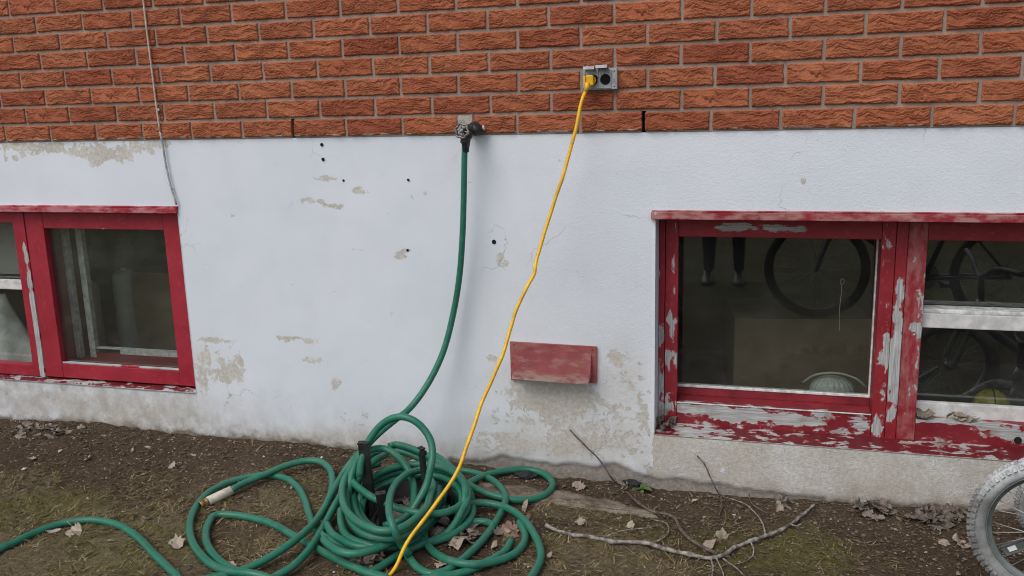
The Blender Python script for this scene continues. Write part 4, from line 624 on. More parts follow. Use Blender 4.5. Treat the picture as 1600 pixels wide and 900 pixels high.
    o = link('stucco', me, M['stucco'], fw_, smooth=True)
    me.polygons.foreach_set('use_smooth', [i < len(F) for i in range(len(me.polygons))])
    # wall core behind the skin closes the cellar off from the sky
    bm = bmesh.new()
    bm_box(bm, -6, WL['x0'] - .02, .05, .26, -1.2, 1.0); bm_box(bm, WL['x1'] + .02, VENT['x0'] - .02, .05, .26, -1.2, 1.0); bm_box(bm, VENT['x1'] + .02, WR['x0'] - .02, .05, .26, -1.2, 1.0); bm_box(bm, WR['x1'] + .02, 9, .05, .26, -1.2, 1.0)
    bm_box(bm, VENT['x0'] - .021, VENT['x1'] + .021, .06, .25, -1.2, .999)
    for O in (WL, WR):
        bm_box(bm, O['x0'] - .021, O['x1'] + .021, .03, .25, -1.2, O['z0'] - .02); bm_box(bm, O['x0'] - .021, O['x1'] + .021, .03, .25, O['z1'] + .03, .998)
    for v in bm.verts: v.co -= Vector((1.3, 0, -.2))
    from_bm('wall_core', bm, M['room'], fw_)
    # drill holes with anchors
    for i, p in enumerate(DATA['holes']):
        bm = bmesh.new(); r = (.0042, .0042, .0030, .0032, .0032, .0055)[i]
        bm_lathe(bm, [(0, r * 1.5), (.0016, r * 1.35), (.0018, r), (-.004, r * .9)], (p[0] - 1.3, -.0012, p[2] + .2), (0, -1, 0), 12)
        from_bm('screw_hole', bm, M['dark'], fw_)
build_foundation()

# ------------------------------------------------------------------ brick wall
CH = .06833; BH = .0575
def brick_mesh(seed, nx=104, nz=32):
    """unit-long brick (x 0..1 scaled later), front face with wire-cut bark ripples"""
    L = .203
    u = np.linspace(0, 1, nx); v = np.linspace(0, 1, nz); U, V_ = np.meshgrid(u, v)
    x = U * L; z = V_ * BH
    sp = .0078 + .0018 * ((seed * 7) % 10) / 10
    ph = z / sp + seed * .37 + (vnoise(x * 34, z * 22, seed, 2) - .5) * 2.6 + (vnoise(x * 105, z * 70, seed + 3, 2) - .5) * 1.15 + (vnoise(x * 12, z * 12, seed + 5) - .5) * 1.6
    t = ph - np.floor(ph)
    saw = np.where(t < .26, 1 - t / .26 * .9, .1 + (t - .26) / .74 * .9)     # t grows upward: undercut just below each torn lip
    saw = np.where(t < .18, t / .18 * .0 + .05, .05 + (t - .18) / .82 * .95)
    k_ = np.floor(ph).astype(int)
    amp = np.clip(vnoise(x * 24 + k_ * 7.3, z * 0 + k_ * 3.1, seed + 7, 2) * 2.3 - .45, .12, 1.25)
    h = saw * amp * .0046 + (vnoise(x * 220, z * 260, seed + 9, 2) - .5) * .0016 + (vnoise(x * 26, z * 40, seed + 15, 2) - .5) * .003
    ed = np.minimum(np.minimum(x, L - x), np.minimum(z, BH - z))
    rnde = np.clip(ed / .0035, 0, 1); e2 = 1 - (1 - rnde) ** 2
    Y = -(.009 + h * e2 * .95) + (1 - e2) * .003
    crev = np.clip((.34 - saw) / .28, 0, 1) * np.clip(amp * 1.3, 0, 1) * e2
    jx = (vnoise(x * 0 + U * 3, z * 60, seed + 11, 2) - .5) * .004; jz = (vnoise(x * 40, z * 0 + V_ * 3, seed + 13, 2) - .5) * .003
    X = x + jx; Zz = z + jz
    vs = [tuple(p) for p in np.stack([X.ravel(), Y.ravel(), Zz.ravel()], 1)]
    i = np.arange(nx * nz).reshape(nz, nx)
    fs = [tuple(int(q) for q in f) for f in np.stack([i[:-1, :-1].ravel(), i[:-1, 1:].ravel(), i[1:, 1:].ravel(), i[1:, :-1].ravel()], 1)]
    ring = list(i[0, :]) + list(i[1:, -1]) + list(i[-1, -2::-1]) + list(i[-2:0:-1, 0])
    b = len(vs)
    for k in ring: vs.append((vs[k][0], .004, vs[k][2]))
    n = len(ring)
    for k in range(n): fs.append((int(ring[(k + 1) % n]), int(ring[k]), b + k, b + (k + 1) % n))
    me = bpy.data.meshes.new('brick'); me.from_pydata(vs, [], fs); me.update()
    attr(me, 'crev', list(crev.ravel()) + [0] * n)
    me.materials.append(M['brick']); me.polygons.foreach_set('use_smooth', [q < (nx - 1) * (nz - 1) for q in range(len(me.polygons))])
    return me, list((np.clip(1 - z / .006, 0, 1)).ravel()) + [0] * n

ROWS = {int(k): v for k, v in DATA['rows'].items()}
NROW = 10; XMIN, XMAX = -1.05, 3.70
WEEP = (.9674 - (.9674 - .7569), 2.0204)
def build_bricks():
    bw = empty('brick_wall', (1.3, 0, 1.0))
    tag(bw, 'rust orange wall of rough textured bricks with grey brown mortar above the stucco', 'wall')
    var = []; var0 = []
    for s in range(14):
        me, slop = brick_mesh(100 + s * 31); var.append(me)
        if s < 6:
            m2 = me.copy(); attr(m2, 'slop', slop); var0.append(m2)
    joint = .0105; count = 0
    def place(a, b, row, short=False):
        nonlocal count
        src = (var0 if row == 0 else var)[rnd.randrange(6 if row == 0 else 14)]
        o = bpy.data.objects.new('brick', src); COL.objects.link(o); o.parent = bw
        sx = (b - a) / .203
        o.location = (a - 1.3, rnd.uniform(-.0012, .0012), row * CH + (CH - BH) / 2 + rnd.uniform(-.0006, .0006) + .001)
        o.scale = (sx, 1, 1)
        if sx < .75: o.scale = (sx, 1, 1)
        o.rotation_euler = (0, rnd.gauss(0, .0022), 0)
        count += 1
    weeps = []
    for j in range(NROW):
        if j in ROWS: J = [x for x in ROWS[j]]
        else: J = [x + rnd.uniform(-.002, .002) for x in ROWS[5 if j % 2 else 4] if x is not None]
        if J[0] is None: J = J[1:]
        while J[0] > XMIN: J.insert(0, J[0] - .2135)
        while J[-1] < XMAX: J.append(J[-1] + .2130)
        for k in range(len(J) - 1):
            a, b = J[k], J[k + 1]
            if j == 0 and (a is None or b is None):
                if b is None: place(a + joint / 2, DATA['tapgap'][0], j)
                else: place(DATA['tapgap'][1], b - joint / 2, j)
                continue
            if j == 2 and (a is None or b is None):
                if b is None: place(a + joint / 2, ROWS[2][10] + .2116 - joint / 2, j)
                else: place(DATA['outl'][1] + .002, b - joint / 2, j)
                continue
            place(a + joint / 2, b - joint / 2, j)
    # mortar sheets, left open at the two weep holes of the lowest course
    holes = [(.7569, .0065), (2.0204, .0075)]
    bm = bmesh.new()
    xs = [-1.05 - 1.3]
    z0, z1 = 0.0, CH
    edges = [-6.0]
    for x, hw in holes: edges += [x - hw, x + hw]
    edges.append(9.0)
    for a, b in zip(edges[0::2], edges[1::2]): bm_box(bm, a - 1.3, b - 1.3, -.003, .06, .001, CH)
    bm_box(bm, -6 - 1.3, 9 - 1.3, -.0031, .06, CH, 2.2)
    from_bm('mortar', bm, M['mortar'], bw)
    for x, hw in holes:
        bm = bmesh.new(); bm_box(bm, x - hw - .01 - 1.3, x + hw + .01 - 1.3, .045, .058, .0, CH + .005)
        from_bm('weep_hole', bm, M['dark'], bw)
    # pale mortar patch where the water pipe comes out
    bm = bmesh.new(); bm_box(bm, DATA['tapgap'][0] + .001 - 1.3, DATA['tapgap'][1] - .001 - 1.3, -.0105, .003, .002, CH + .002, .0015)
    bmesh.ops.subdivide_edges(bm, edges=bm.edges[:], cuts=3, use_grid_fill=True)
    for v in bm.verts: v.co += Vector((0, rnd.uniform(-.002, .0015), 0))
    from_bm('mortar_patch', bm, M['mortar_pale'], bw)
    # the rest of the wall, beyond the frame
    bm = bmesh.new()
    for j in range(0, 31):
        off = (j % 2) * .1065
        for k in range(-28, 42):
            a = k * .213 + off; b = a + .2025
            if j < NROW and (b > XMIN - .22 and a < XMAX + .22): continue
            if a < -6 or b > 9: continue
            bm_box(bm, a - 1.3, b - 1.3, -.011, .003, j * CH + .005, j * CH + .005 + BH)
    o = from_bm('outer_bricks', bm, M['brick'], bw); o['kind'] = 'stuff'
    bm = bmesh.new(); bm_box(bm, -6 - 1.3, 9 - 1.3, .062, .26, 0, 2.2); from_bm('wall_core', bm, M['room'], bw)
build_bricks()

# ------------------------------------------------------------------ windows
def board(name, x0, x1, y0, y1, z0, z1, parent, mat, peels=(), base=0.0, bevel=.002, chalk=0.0, step=.012, slope=0.0, wob=.0006):
    """a timber board with bevelled arrises; peels = (cx, cz, rx, rz, strength) in wall coordinates"""
    O = parent.location; bm = bmesh.new()
    bm_box(bm, x0, x1, y0, y1, z0, z1, bevel)
    for ax, a, b in ((0, x0, x1), (2, z0, z1)):
        n = int((b - a) / step)
        for k in range(1, n):
            c = [0, 0, 0]; c[ax] = a + (b - a) * k / n; nn = [0, 0, 0]; nn[ax] = 1
            bmesh.ops.bisect_plane(bm, geom=bm.verts[:] + bm.edges[:] + bm.faces[:], plane_co=c, plane_no=nn)
    if slope:
        for v in bm.verts:
            t = (v.co.y - y0) / (y1 - y0)
            if v.co.z > (z0 + z1) / 2: v.co.z += slope * t
    pv = []
    for v in bm.verts:
        f = base
        for (cx, cz, rx, rz, s) in peels:
            d = math.hypot((v.co.x - cx) / rx, (v.co.z - cz) / rz); f = max(f, base + s * max(0, min(1, 1.45 - d)))
        pv.append(f)
        v.co += Vector(mnoise.noise_vector(v.co * 9)) * wob
    bm.verts.index_update()
    for v in bm.verts: v.co -= O
    o = from_bm(name, bm, mat, parent)
    attr(o.data, 'peel', pv); attr(o.data, 'chalk', [chalk] * len(pv))
    if name == 'sill_board': o.color = (.50, .60, .58, 1)          # older, browner coat
    elif parent.location.x < 0: o.color = (1.22, 1.05, 1.25, 1)     # repainted not long ago
    elif name == 'bottom_rail': o.color = (.74, .8, .8, 1)
    return o

def pane(name, x0, x1, y, z0, z1, parent):
    O = parent.location; bm = bmesh.new(); bm_box(bm, x0 - O.x, x1 - O.x, y - O.y, y + .003 - O.y, z0 - O.z, z1 - O.z)
    return from_bm(name, bm, M['glass'], parent)

PX, PZ = M['peel_x'], M['peel_z']
# --- right window
wr = empty('basement_window', (2.86, .1, -.03))
tag(wr, 'right basement window with red paint flaking off grey wood and dirt on its ledge', 'window', 'red basement windows')
b_ = board
b_('drip_board', 2.046, 3.75, -.014, .07, .7185, .742, wr, PX, base=-.02, chalk=.75)
b_('drip_cap', 2.048, 3.75, -.008, .07, .7425, .7475, wr, PX, base=.05, chalk=1.0)
b_('sill_board', 2.062, 3.74, .004, .20, -.052, -.030, wr, PX, [(2.16, -.03, .06, .03, .25), (2.25, -.03, .1, .03, .2), (2.45, -.03, .10, .02, .13), (2.9, -.035, .3, .02, .1), (3.1, -.03, .1, .03, .12)], base=.045, slope=.012)
b_('jamb', 2.061, 2.081, .098, .20, -.02, .72, wr, PZ, [(2.07, .12, .02, .10, .35), (2.07, .3, .02, .05, .3), (2.07, -.0, .02, .06, .3), (2.07, .5, .01, .03, .12)], base=.0)
# left sash of the right window
b_('stile', 2.083, 2.126, .100, .13, -.026, .716, wr, PZ, [(2.105, .20, .03, .06, .32), (2.105, .33, .02, .09, .24), (2.11, .42, .012, .06, .2), (2.112, .56, .008, .05, .22), (2.10, .04, .02, .07, .24), (2.115, .12, .02, .05, .16)], base=.01)
b_('top_rail', 2.127, 2.769, .101, .13, .645, .716, wr, PX, [(2.33, .678, .09, .018, .5), (2.43, .676, .06, .02, .5), (2.51, .675, .035, .017, .45), (2.59, .675, .006, .006, .3)], base=-.12)
b_('bottom_rail', 2.127, 2.769, .1012, .132, -.026, .052, wr, PX, [(2.19, .032, .07, .020, .46), (2.30, .024, .07, .022, .48), (2.40, .024, .06, .026, .40), (2.53, .015, .08, .020, .48), (2.46, .03, .03, .01, .2), (2.62, .03, .05, .02, .2), (2.73, .02, .04, .03, .26), (2.66, -.01, .06, .014, .15), (2.25, .03, .12, .02, .12)], base=.08)
b_('stile', 2.770, 2.812, .100, .13, -.026, .716, wr, PZ, [(2.80, .33, .016, .05, .30), (2.80, .26, .018, .06, .34), (2.79, .42, .012, .03, .16), (2.79, .02, .02, .05, .3), (2.80, .1, .01, .06, .24), (2.785, .55, .01, .05, .06)], base=.03)
b_('mullion', 2.8135, 2.847, .097, .20, -.026, .718, wr, PZ, [(2.835, .47, .010, .10, .42), (2.83, .36, .016, .09, .42), (2.832, .22, .03, .12, .5), (2.828, .06, .014, .04, .3), (2.832, .30, .02, .05, .3)], base=.0)
# right sash of the right window
b_('stile', 2.8485, 2.905, .1005, .13, -.03, .716, wr, PZ, [(2.897, .45, .008, .10, .34), (2.885, .34, .02, .05, .28), (2.90, .60, .006, .05, .2), (2.88, .2, .02, .08, .12), (2.895, .25, .02, .09, .14), (2.87, .06, .02, .04, .1)], base=.02, chalk=.4)
b_('top_rail', 2.906, 3.74, .1015, .13, .645, .716, wr, PX, [(3.05, .645, .03, .005, .2)], base=-.12)
b_('bottom_rail', 2.906, 3.70, .1012, .15, -.032, .046, wr, PX, [(3.15, .03, .06, .018, .30), (3.21, .01, .04, .03, .36), (3.0, .044, .2, .006, .35), (3.12, .005, .02, .01, .2), (3.28, -.02, .1, .02, .2), (3.0, -.025, .08, .006, .12), (3.3, .03, .1, .02, .3)], base=.03)
b_('stile', 3.70, 3.745, .1005, .13, -.03, .716, wr, PZ, base=.05)
bm = bmesh.new(); bm_lathe(bm, [(0, .012), (.0015, .0115), (.0016, .011)], Vector((3.212, .1005, -.0005)) - wr.location, (0, -1, 0), 12); from_bm('knot_hole', bm, M['dark'], wr)
# inner recess and inner sash
def bx_part(name, a, mat, parent, bevel=.0015):
    O = parent.location; bm = bmesh.new(); bm_box(bm, a[0] - O.x, a[1] - O.x, a[2] - O.y, a[3] - O.y, a[4] - O.z, a[5] - O.z, bevel); return from_bm(name, bm, mat, parent)
bx_part('recess_sill', (2.126, 2.77, .133, .235, .030, .050), M['red_dark'], wr)
bx_part('recess_jamb', (2.772, 2.80, .133, .236, .051, .70), M['red_dark'], wr)
bx_part('recess_jamb', (2.085, 2.112, .133, .236, .051, .70), M['red_dark'], wr)
bx_part('inner_rail', (2.1125, 2.7715, .200, .226, .0505, .080), M['red_dark'], wr)
bx_part('putty_strip', (2.1127, 2.7713, .1975, .2225, .0805, .0885), M['grey_sash'], wr, .001)
bx_part('putty_strip', (2.7665, 2.7715, .1978, .2225, .0885, .70), M['grey_sash'], wr, .001)
pane('glass_pane', 2.1128, 2.7662, .2045, .0887, .72, wr)
bx_part('putty_strip', (2.127, 2.768, .0985, .1005, .0525, .0565), M['grey_sash'], wr, .0008)
pane('glass_pane', 2.9055, 3.6995, .205, .03, .71, wr)
# white cross rail and foot board behind the right pane
bx_part('cross_rail', (2.90, 3.72, .135, .17, .352, .400), M['white_paint'], wr, .003)
bx_part('cross_rail', (2.90, 3.72, .137, .20, .4005, .414), M['grey_sash'], wr, .003)
bx_part('foot_board', (2.90, 3.72, .155, .18, .030, .090), M['white_paint'], wr, .003)

# --- left window
wl = empty('basement_window', (-.5, .03, -.0))
tag(wl, 'left basement window with fairly fresh red sash and a white scraped strip at its mullion', 'window', 'red basement windows')
b_('drip_board', -1.3, .2345, -.016, .06, .7225, .742, wl, PX, base=-.02, chalk=.7)
b_('drip_cap', -1.3, .2375, -.009, .06, .7425, .7495, wl, PX, [(.2, .747, .04, .01, .2)], base=.05, chalk=1.0)
b_('sill_board', -1.298, .230, .004, .16, -.020, .002, wl, PX, [(.05, -.01, .1, .02, .14), (.18, 0, .06, .02, .2), (-.3, 0, .2, .02, .16), (-.6, 0, .2, .02, .16)], base=.05, slope=.010)
# right sash of the left window (newer paint)
b_('stile', .138, .230, .030, .07, .0125, .7215, wl, PZ, base=-.2)
b_('stile', -.526, -.437, .030, .07, .0125, .7215, wl, PZ, [(-.44, .1, .004, .09, .15), (-.44, .3, .004, .1, .1)], base=-.18)
b_('top_rail', -.4365, .1375, .031, .07, .650, .7212, wl, PX, [(0, .651, .3, .004, .3)], base=-.2)
b_('bottom_rail', -.4365, .1375, .031, .07, .0125, .073, wl, PX, base=-.2)
b_('glazing_bead', -.4365, .1375, .034, .05, .0735, .080, wl, PX, [(-.3, .077, .12, .02, .35), (0, .077, .08, .02, .2), (.1, .077, .03, .02, .3)], base=.12)
pane('glass_pane', -.4365, .1375, .052, .0735, .66, wl)
b_('mullion', -.553, -.5275, .026, .12, .008, .7205, wl, PZ, [(-.54, .55, .012, .05, .4), (-.538, .46, .012, .05, .3), (-.54, .28, .02, .16, .5), (-.54, .1, .02, .09, .45), (-.54, .02, .02, .03, .4)], base=.02)
# left sash, cut by the frame of the picture
b_('stile', -.59, -.554, .031, .07, .010, .7205, wl, PZ, [(-.556, .3, .004, .2, .15)], base=-.12)
b_('top_rail', -1.20, -.5905, .032, .07, .672, .7203, wl, PX, base=-.15)
b_('bottom_rail', -1.20, -.5905, .032, .07, .010, .058, wl, PX, [(-.7, .055, .1, .006, .2)], base=-.08)
b_('stile', -1.26, -1.2005, .031, .07, .010, .7205, wl, PZ, base=-.1)
pane('glass_pane', -1.20, -.5905, .105, .02, .71, wl)
bx_part('cross_rail', (-1.22, -.58, .060, .095, .380, .418), M['white_paint'], wl, .003)
bx_part('blind', (-1.22, -.575, .16, .168, .425, .71), M['blind'], wl)
# red recess and white inner sash behind the right pane
bx_part('recess_jamb', (-.5265, -.462, .071, .235, .02, .715), M['red_dark'], wl)
bx_part('recess_sill', (-.4615, .20, .071, .236, .02, .064), M['red_dark'], wl)
bx_part('inner_stile', (-.4615, -.438, .145, .17, .0645, .70), M['grey_sash'], wl)
bx_part('inner_stile', (-.406, -.376, .165, .19, .0645, .70), M['grey_sash'], wl)
bx_part('inner_rail', (-.3755, .20, .166, .19, .0645, .085), M['red_dark'], wl)
bx_part('inner_rail', (-.25, .20, .1655, .1905, .0855, .104), M['grey_sash'], wl)
bx_part('inner_rail', (-.3755, .20, .1662, .19, .1045, .110), M['grey_sash'], wl)

# ------------------------------------------------------------------ cellar behind the windows
bm = bmesh.new()
x0, x1, y0, y1, z0, z1 = -3, 6, .262, 3.2, -1.1, .96
P = [Vector(p) for p in ((x0, y0, z0), (x1, y0, z0), (x1, y1, z0), (x0, y1, z0), (x0, y0, z1), (x1, y0, z1), (x1, y1, z1), (x0, y1, z1))]
vv = [bm.verts.new(p) for p in P]
for f in ((0, 1, 2, 3), (4, 7, 6, 5), (1, 5, 6, 2), (2, 6, 7, 3), (3, 7, 4, 0)): bm.faces.new([vv[i] for i in f])
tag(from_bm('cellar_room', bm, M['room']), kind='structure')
def bench(x0, x1, label):
    t = empty('cellar_shelf', ((x0 + x1) / 2, .6, -.06)); O = t.location
    bx_part('shelf_board', (x0, x1, .27, 1.1, -.06, -.03), M['room'], t)
    for x in (x0 + .05, x1 - .1): bx_part('leg', (x, x + .05, .9, .95, -1.1, -.0605), M['room'], t)
    return tag(t, label, 'shelf')
bench(-1.2, .4, 'dusty shelf in the cellar behind the left window'); bench(2.0, 3.9, 'dusty shelf in the cellar behind the right window')
def carton(x, y, z, sx, sy, sz, rz, label, flaps=True):
    t = empty('cardboard_box', (x, y, z), rz)
    bm = bmesh.new(); bm_box(bm, -sx / 2, sx / 2, -sy / 2, sy / 2, 0, sz, .004); from_bm('carton', bm, M['cardboard'], t)
    if flaps:
        for s in (-1, 1):
            bm = bmesh.new(); Mx = Matrix.Translation((0, s * sy / 2, sz + .003)) @ Matrix.Rotation(s * -.6, 4, 'X'); bm_box(bm, -sx / 2, sx / 2, 0 if s > 0 else -sy * .45, sy * .45 if s > 0 else 0, 0, .004, 0, Mx); from_bm('flap', bm, M['cardboard'], t)
    bm = bmesh.new(); bm_box(bm, -sx * .1, sx * .45, -sy / 2 - .0015, -sy / 2 - .0005, sz * .55, sz * .68); from_bm('printed_band', bm, M['print'], t)
    return tag(t, label, 'box')
carton(2.53, .66, -.03, .50, .35, .31, .14, 'large brown cardboard box dim behind the right window pane', False)
carton(-.06, .62, -.03, .62, .4, .42, -.10, 'brown cardboard box dim behind the red sash of the left window', False)
def tub(x, y, z, r, hgt, label):
    t = empty('plastic_container', (x, y, z)); bm = bmesh.new()
    bm_lathe(bm, [(0, r * .9), (.01, r), (hgt - r * .75, r), (hgt - r * .4, r * .93), (hgt - r * .15, r * .72), (hgt, r * .3)], (0, 0, 0), (0, 0, 1), 24); from_bm('bottle_body', bm, M['jug'], t)
    bm = bmesh.new(); bm_lathe(bm, [(hgt - .002, r * .28), (hgt + .008, r * .28), (hgt + .009, r * .2)], (0, 0, 0), (0, 0, 1), 16); from_bm('lid', bm, M['jug'], t)
    return tag(t, label, 'container')
tub(-.585, .345, -.03, .085, .40, 'milky rounded plastic container against the inner frame of the left window'); tub(-.455, .50, -.03, .06, .42, 'narrow milky plastic container farther inside beside the cardboard box')
# white sheet slumped in a cone behind the far left pane
t = empty('white_sheet', (-.93, .24, -.03)); bm = bmesh.new(); n_ = 40; rg = []
for i in range(10):
    u_ = i / 9; rg.append([bm.verts.new((( .03 + .20 * u_ ** 1.3) * (1 + .14 * math.sin(5 * q + 2 * u_) * u_) * math.cos(q), (.02 + .10 * u_) * (1 + .14 * math.sin(5 * q + 2 * u_) * u_) * math.sin(q), .34 * (1 - u_))) for q in np.linspace(0, 2 * math.pi, n_, endpoint=False)])
for A, B in zip(rg, rg[1:]):
    for k in range(n_): bm.faces.new((A[k], B[k], B[(k + 1) % n_], A[(k + 1) % n_])).smooth = True
bm.faces.new(rg[0]); bmesh.ops.recalc_face_normals(bm, faces=bm.faces[:]); from_bm('draped_cloth', bm, M['white_paint'], t); tag(t, 'white sheet slumped into a cone behind the pane cut by the left photo edge', 'sheet')
t = empty('wooden_plank', (-.72, .5, .06)); t.rotation_euler = (0, .15, .3); bm = bmesh.new(); bm_box(bm, -.3, .3, -.06, .06, -.012, .012, .003); from_bm('board', bm, M['cardboard'], t)
for q in (-.28, .2):
    bm = bmesh.new(); bm_box(bm, q, q + .08, -.05, .05, -.087, -.0125, .003); from_bm('batten', bm, M['cardboard'], t)
tag(t, 'brown plank lying behind the left pane under the white rail', 'plank')
# pale ribbed dome (a lamp shade) lying low behind the pane
t = empty('lamp_shade', (2.655, .30, -.028)); bm = bmesh.new(); seg = 44
rings = []
for i in range(8):
    a = i / 7 * math.pi / 2
    rings.append([bm.verts.new(((.075 * math.cos(a) + (.002 if k % 2 else 0)) * math.cos(2 * math.pi * k / seg), (.05 * math.cos(a) + (.002 if k % 2 else 0)) * math.sin(2 * math.pi * k / seg), .095 + .055 * math.sin(a))) for k in range(seg)])
rings.insert(0, [bm.verts.new((v.co.x, v.co.y, 0)) for v in rings[0]])
for A, B in zip(rings, rings[1:]):
    for k in range(seg): bm.faces.new((A[k], A[(k + 1) % seg], B[(k + 1) % seg], B[k]))
from_bm('ribbed_shade', bm, M['jug'], t); bm = bmesh.new(); bm_tube(bm, catmull([(-.1, -.01, .12), (-.06, -.02, .155), (.02, -.03, .168), (.08, -.03, .15), (.11, -.02, .12)], .01), .004, 8); from_bm('hoop', bm, M['jug'], t)
tag(t, 'pale green ribbed dome lying low behind the right window pane', 'lamp shade')
t = empty('yellow_ball', (3.165, .27, -.03)); bm = bmesh.new(); bmesh.ops.create_uvsphere(bm, u_segments=24, v_segments=16, radius=.062)
for v in bm.verts: v.co.z = v.co.z * 1.15 + .071
from_bm('ball_shell', bm, simple('dull_yellow_rubber', (.26, .23, .04), .5), t, True); bm = bmesh.new(); bm_tube(bm, [(0, -.064 * math.cos(a), .071 + .073 * math.sin(a)) for a in np.linspace(-.2, 1.5, 10)], .0022, 6); from_bm('seam', bm, M['dark'], t)
tag(t, 'dull yellow ball half hidden behind the foot board of the right window', 'ball')
bm = bmesh.new(); bm_tube(bm, catmull([(2.665, .212, .47), (2.672, .211, .485), (2.666, .211, .492), (2.660, .211, .485), (2.664, .211, .46), (2.661, .213, .38), (2.664, .212, .31)], .006), .0012, 6); tag(from_bm('hanging_string', bm, M['cable'] , None), 'thin pale string with a looped top hanging behind the right window pane', 'string')

# ------------------------------------------------------------------ wall vent
V4 = DATA['vent']
vt = empty('wall_vent', (1.706, 0, .2)); tag(vt, 'small faded red metal vent hood low on the white wall', 'vent'); O = vt.location
bm = bmesh.new()
tl, tr_, br, bl = [Vector(p) for p in V4]
out = [tl, tr_, br, bl]
def lerp(a, b, t): return a + (b - a) * t
cen = (tl + tr_ + br + bl) / 4
ins = [lerp(p, cen, .42) for p in out]
A = [bm.verts.new(p - O + Vector((0, -.001, 0))) for p in out]; B = [bm.verts.new(p - O + Vector((0, -.012, 0))) for p in out]
C_ = [bm.verts.new(p - O + Vector((0, -.012, 0))) for p in ins]; D_ = [bm.verts.new(p - O + Vector((0, .03, 0))) for p in ins]
for i in range(4):
    k = (i + 1) % 4; bm.faces.new((A[k], A[i], B[i], B[k])); bm.faces.new((B[k], B[i], C_[i], C_[k])); bm.faces.new((C_[k], C_[i], D_[i], D_[k]))
bm.faces.new(D_[::-1])
bmesh.ops.recalc_face_normals(bm, faces=bm.faces[:])
o = from_bm('flange', bm, M['vent'], vt); o.color = (.78, .72, .70, 1); attr(o.data, 'peel', [.15] * len(o.data.vertices))
h0, h1, h2, h3 = [Vector(p) for p in DATA['hood']]
h0.y = h1.y = -.0125; h2.y = h3.y = -.072
bm = bmesh.new(); n = 14
top = [[lerp(lerp(h0, h1, i / n), lerp(h3, h2, i / n), j / 6) for i in range(n + 1)] for j in range(7)]
gv = [[bm.verts.new(p - O + Vector((0, .0012 * math.sin(i * 1.7 + j), 0))) for i, p in enumerate(r_)] for j, r_ in enumerate(top)]
for j in range(6):
    for i in range(n): bm.faces.new((gv[j][i], gv[j + 1][i], gv[j + 1][i + 1], gv[j][i + 1]))
# return lip under the hood and its thickness
lip = [bm.verts.new(v.co + Vector((0, .012, -.003))) for v in gv[6]]
for i in range(n): bm.faces.new((gv[6][i], lip[i], lip[i + 1], gv[6][i + 1]))
bmesh.ops.solidify(bm, geom=bm.faces[:], thickness=.0012)
o = from_bm('hood', bm, M['vent'], vt); o.color = (1.12, 1.35, 1.3, 1); attr(o.data, 'peel', [min(1, max(0, (.185 - (v.co.z + .2)) / .02)) for v in o.data.vertices])
for (a, b, s) in ((h0, h3, 1), (h1, h2, -1)):      # side cheeks
    bm = bmesh.new(); q = [a, b, Vector((b.x, -.012, b.z + .012))]
    for dx in (0, .0014 * s): pass
    f = [bm.verts.new(p - O) for p in q]; g = [bm.verts.new(p - O + Vector((.0014 * s, 0, 0))) for p in q]
    bm.faces.new(f); bm.faces.new(g[::-1])
    for i in range(3): bm.faces.new((f[(i + 1) % 3], f[i], g[i], g[(i + 1) % 3]))
    bmesh.ops.recalc_face_normals(bm, faces=bm.faces[:]); o = from_bm('cheek', bm, M['vent'], vt); attr(o.data, 'peel', [.1] * len(o.data.vertices))

for (x_, z_) in ((tl.x + .014, tl.z - .010), (tr_.x - .014, tr_.z - .010)):
    bm = bmesh.new(); bm_lathe(bm, [(0, .0034), (.0012, .003), (.0014, .001)], Vector((x_, -.012, z_)) - O, (0, -1, 0), 10); from_bm('screw', bm, M['vent_screw'], vt)
# ------------------------------------------------------------------ outdoor tap
tp = empty('outdoor_tap', (1.436, 0, 1.02)); tag(tp, 'dark metal garden tap with a spoked handwheel at the bottom of the brick', 'tap'); O = tp.location
def lp(*p): return Vector(p) - O
bm = bmesh.new()
bm_lathe(bm, [(0, .024), (.006, .025), (.008, .022), (.03, .021), (.034, .019), (.06, .017)], lp(1.450, -.008, 1.022), (-.15, -1, -.05), 20); from_bm('valve_body', bm, M['dark_metal'], tp)
bm = bmesh.new(); bm_lathe(bm, [(0, .012), (.008, .019), (.012, .020), (.024, .019), (.026, .0135), (.034, .013), (.036, .0115), (.042, .010)], lp(1.446, -.045, 1.019), (1, .45, .02), 18); from_bm('vacuum_breaker', bm, M['dark_metal'], tp)
bm = bmesh.new(); bm_lathe(bm, [(0, .009), (.004, .010), (.006, .004)], lp(1.4835, -.030, 1.024), (1, .1, .1), 14); from_bm('drain_button', bm, M['white_paint'], tp)
bm = bmesh.new(); bm_lathe(bm, [(0, .014), (.02, .0145), (.022, .011), (.06, .010)], lp(1.444, -.066, 1.014), (-.06, -.35, -.93), 18); from_bm('spout', bm, M['dark_metal'], tp)
# handwheel: scalloped rim, six spokes, hub and screw
hw = lp(1.4385, -.118, 1.0195); ax = Vector((-.12, -1, .10)).normalized(); e1 = ax.orthogonal().normalized(); e2 = ax.cross(e1)
bm = bmesh.new(); ring = []
for k in range(48):
    a = 2 * math.pi * k / 48; r_ = .0225 + .0022 * math.cos(6 * a); ring.append(hw + (e1 * math.cos(a) + e2 * math.sin(a)) * r_)
bm_tube(bm, ring, .0040, 8, closed=True)
for k in range(6):
    a = 2 * math.pi * k / 6; d = e1 * math.cos(a) + e2 * math.sin(a); bm_tube(bm, [hw - ax * .002 + d * .004, hw + d * .0225], .0026, 6)
bm_lathe(bm, [(-.004, .0085), (.004, .008), (.006, .005)], hw, ax, 14); from_bm('handwheel', bm, M['worn_metal'], tp)
bm = bmesh.new(); bm_lathe(bm, [(0, .0045), (.003, .004), (.0032, .0015)], hw + ax * .006, ax, 10); from_bm('wheel_screw', bm, M['zinc'], tp)
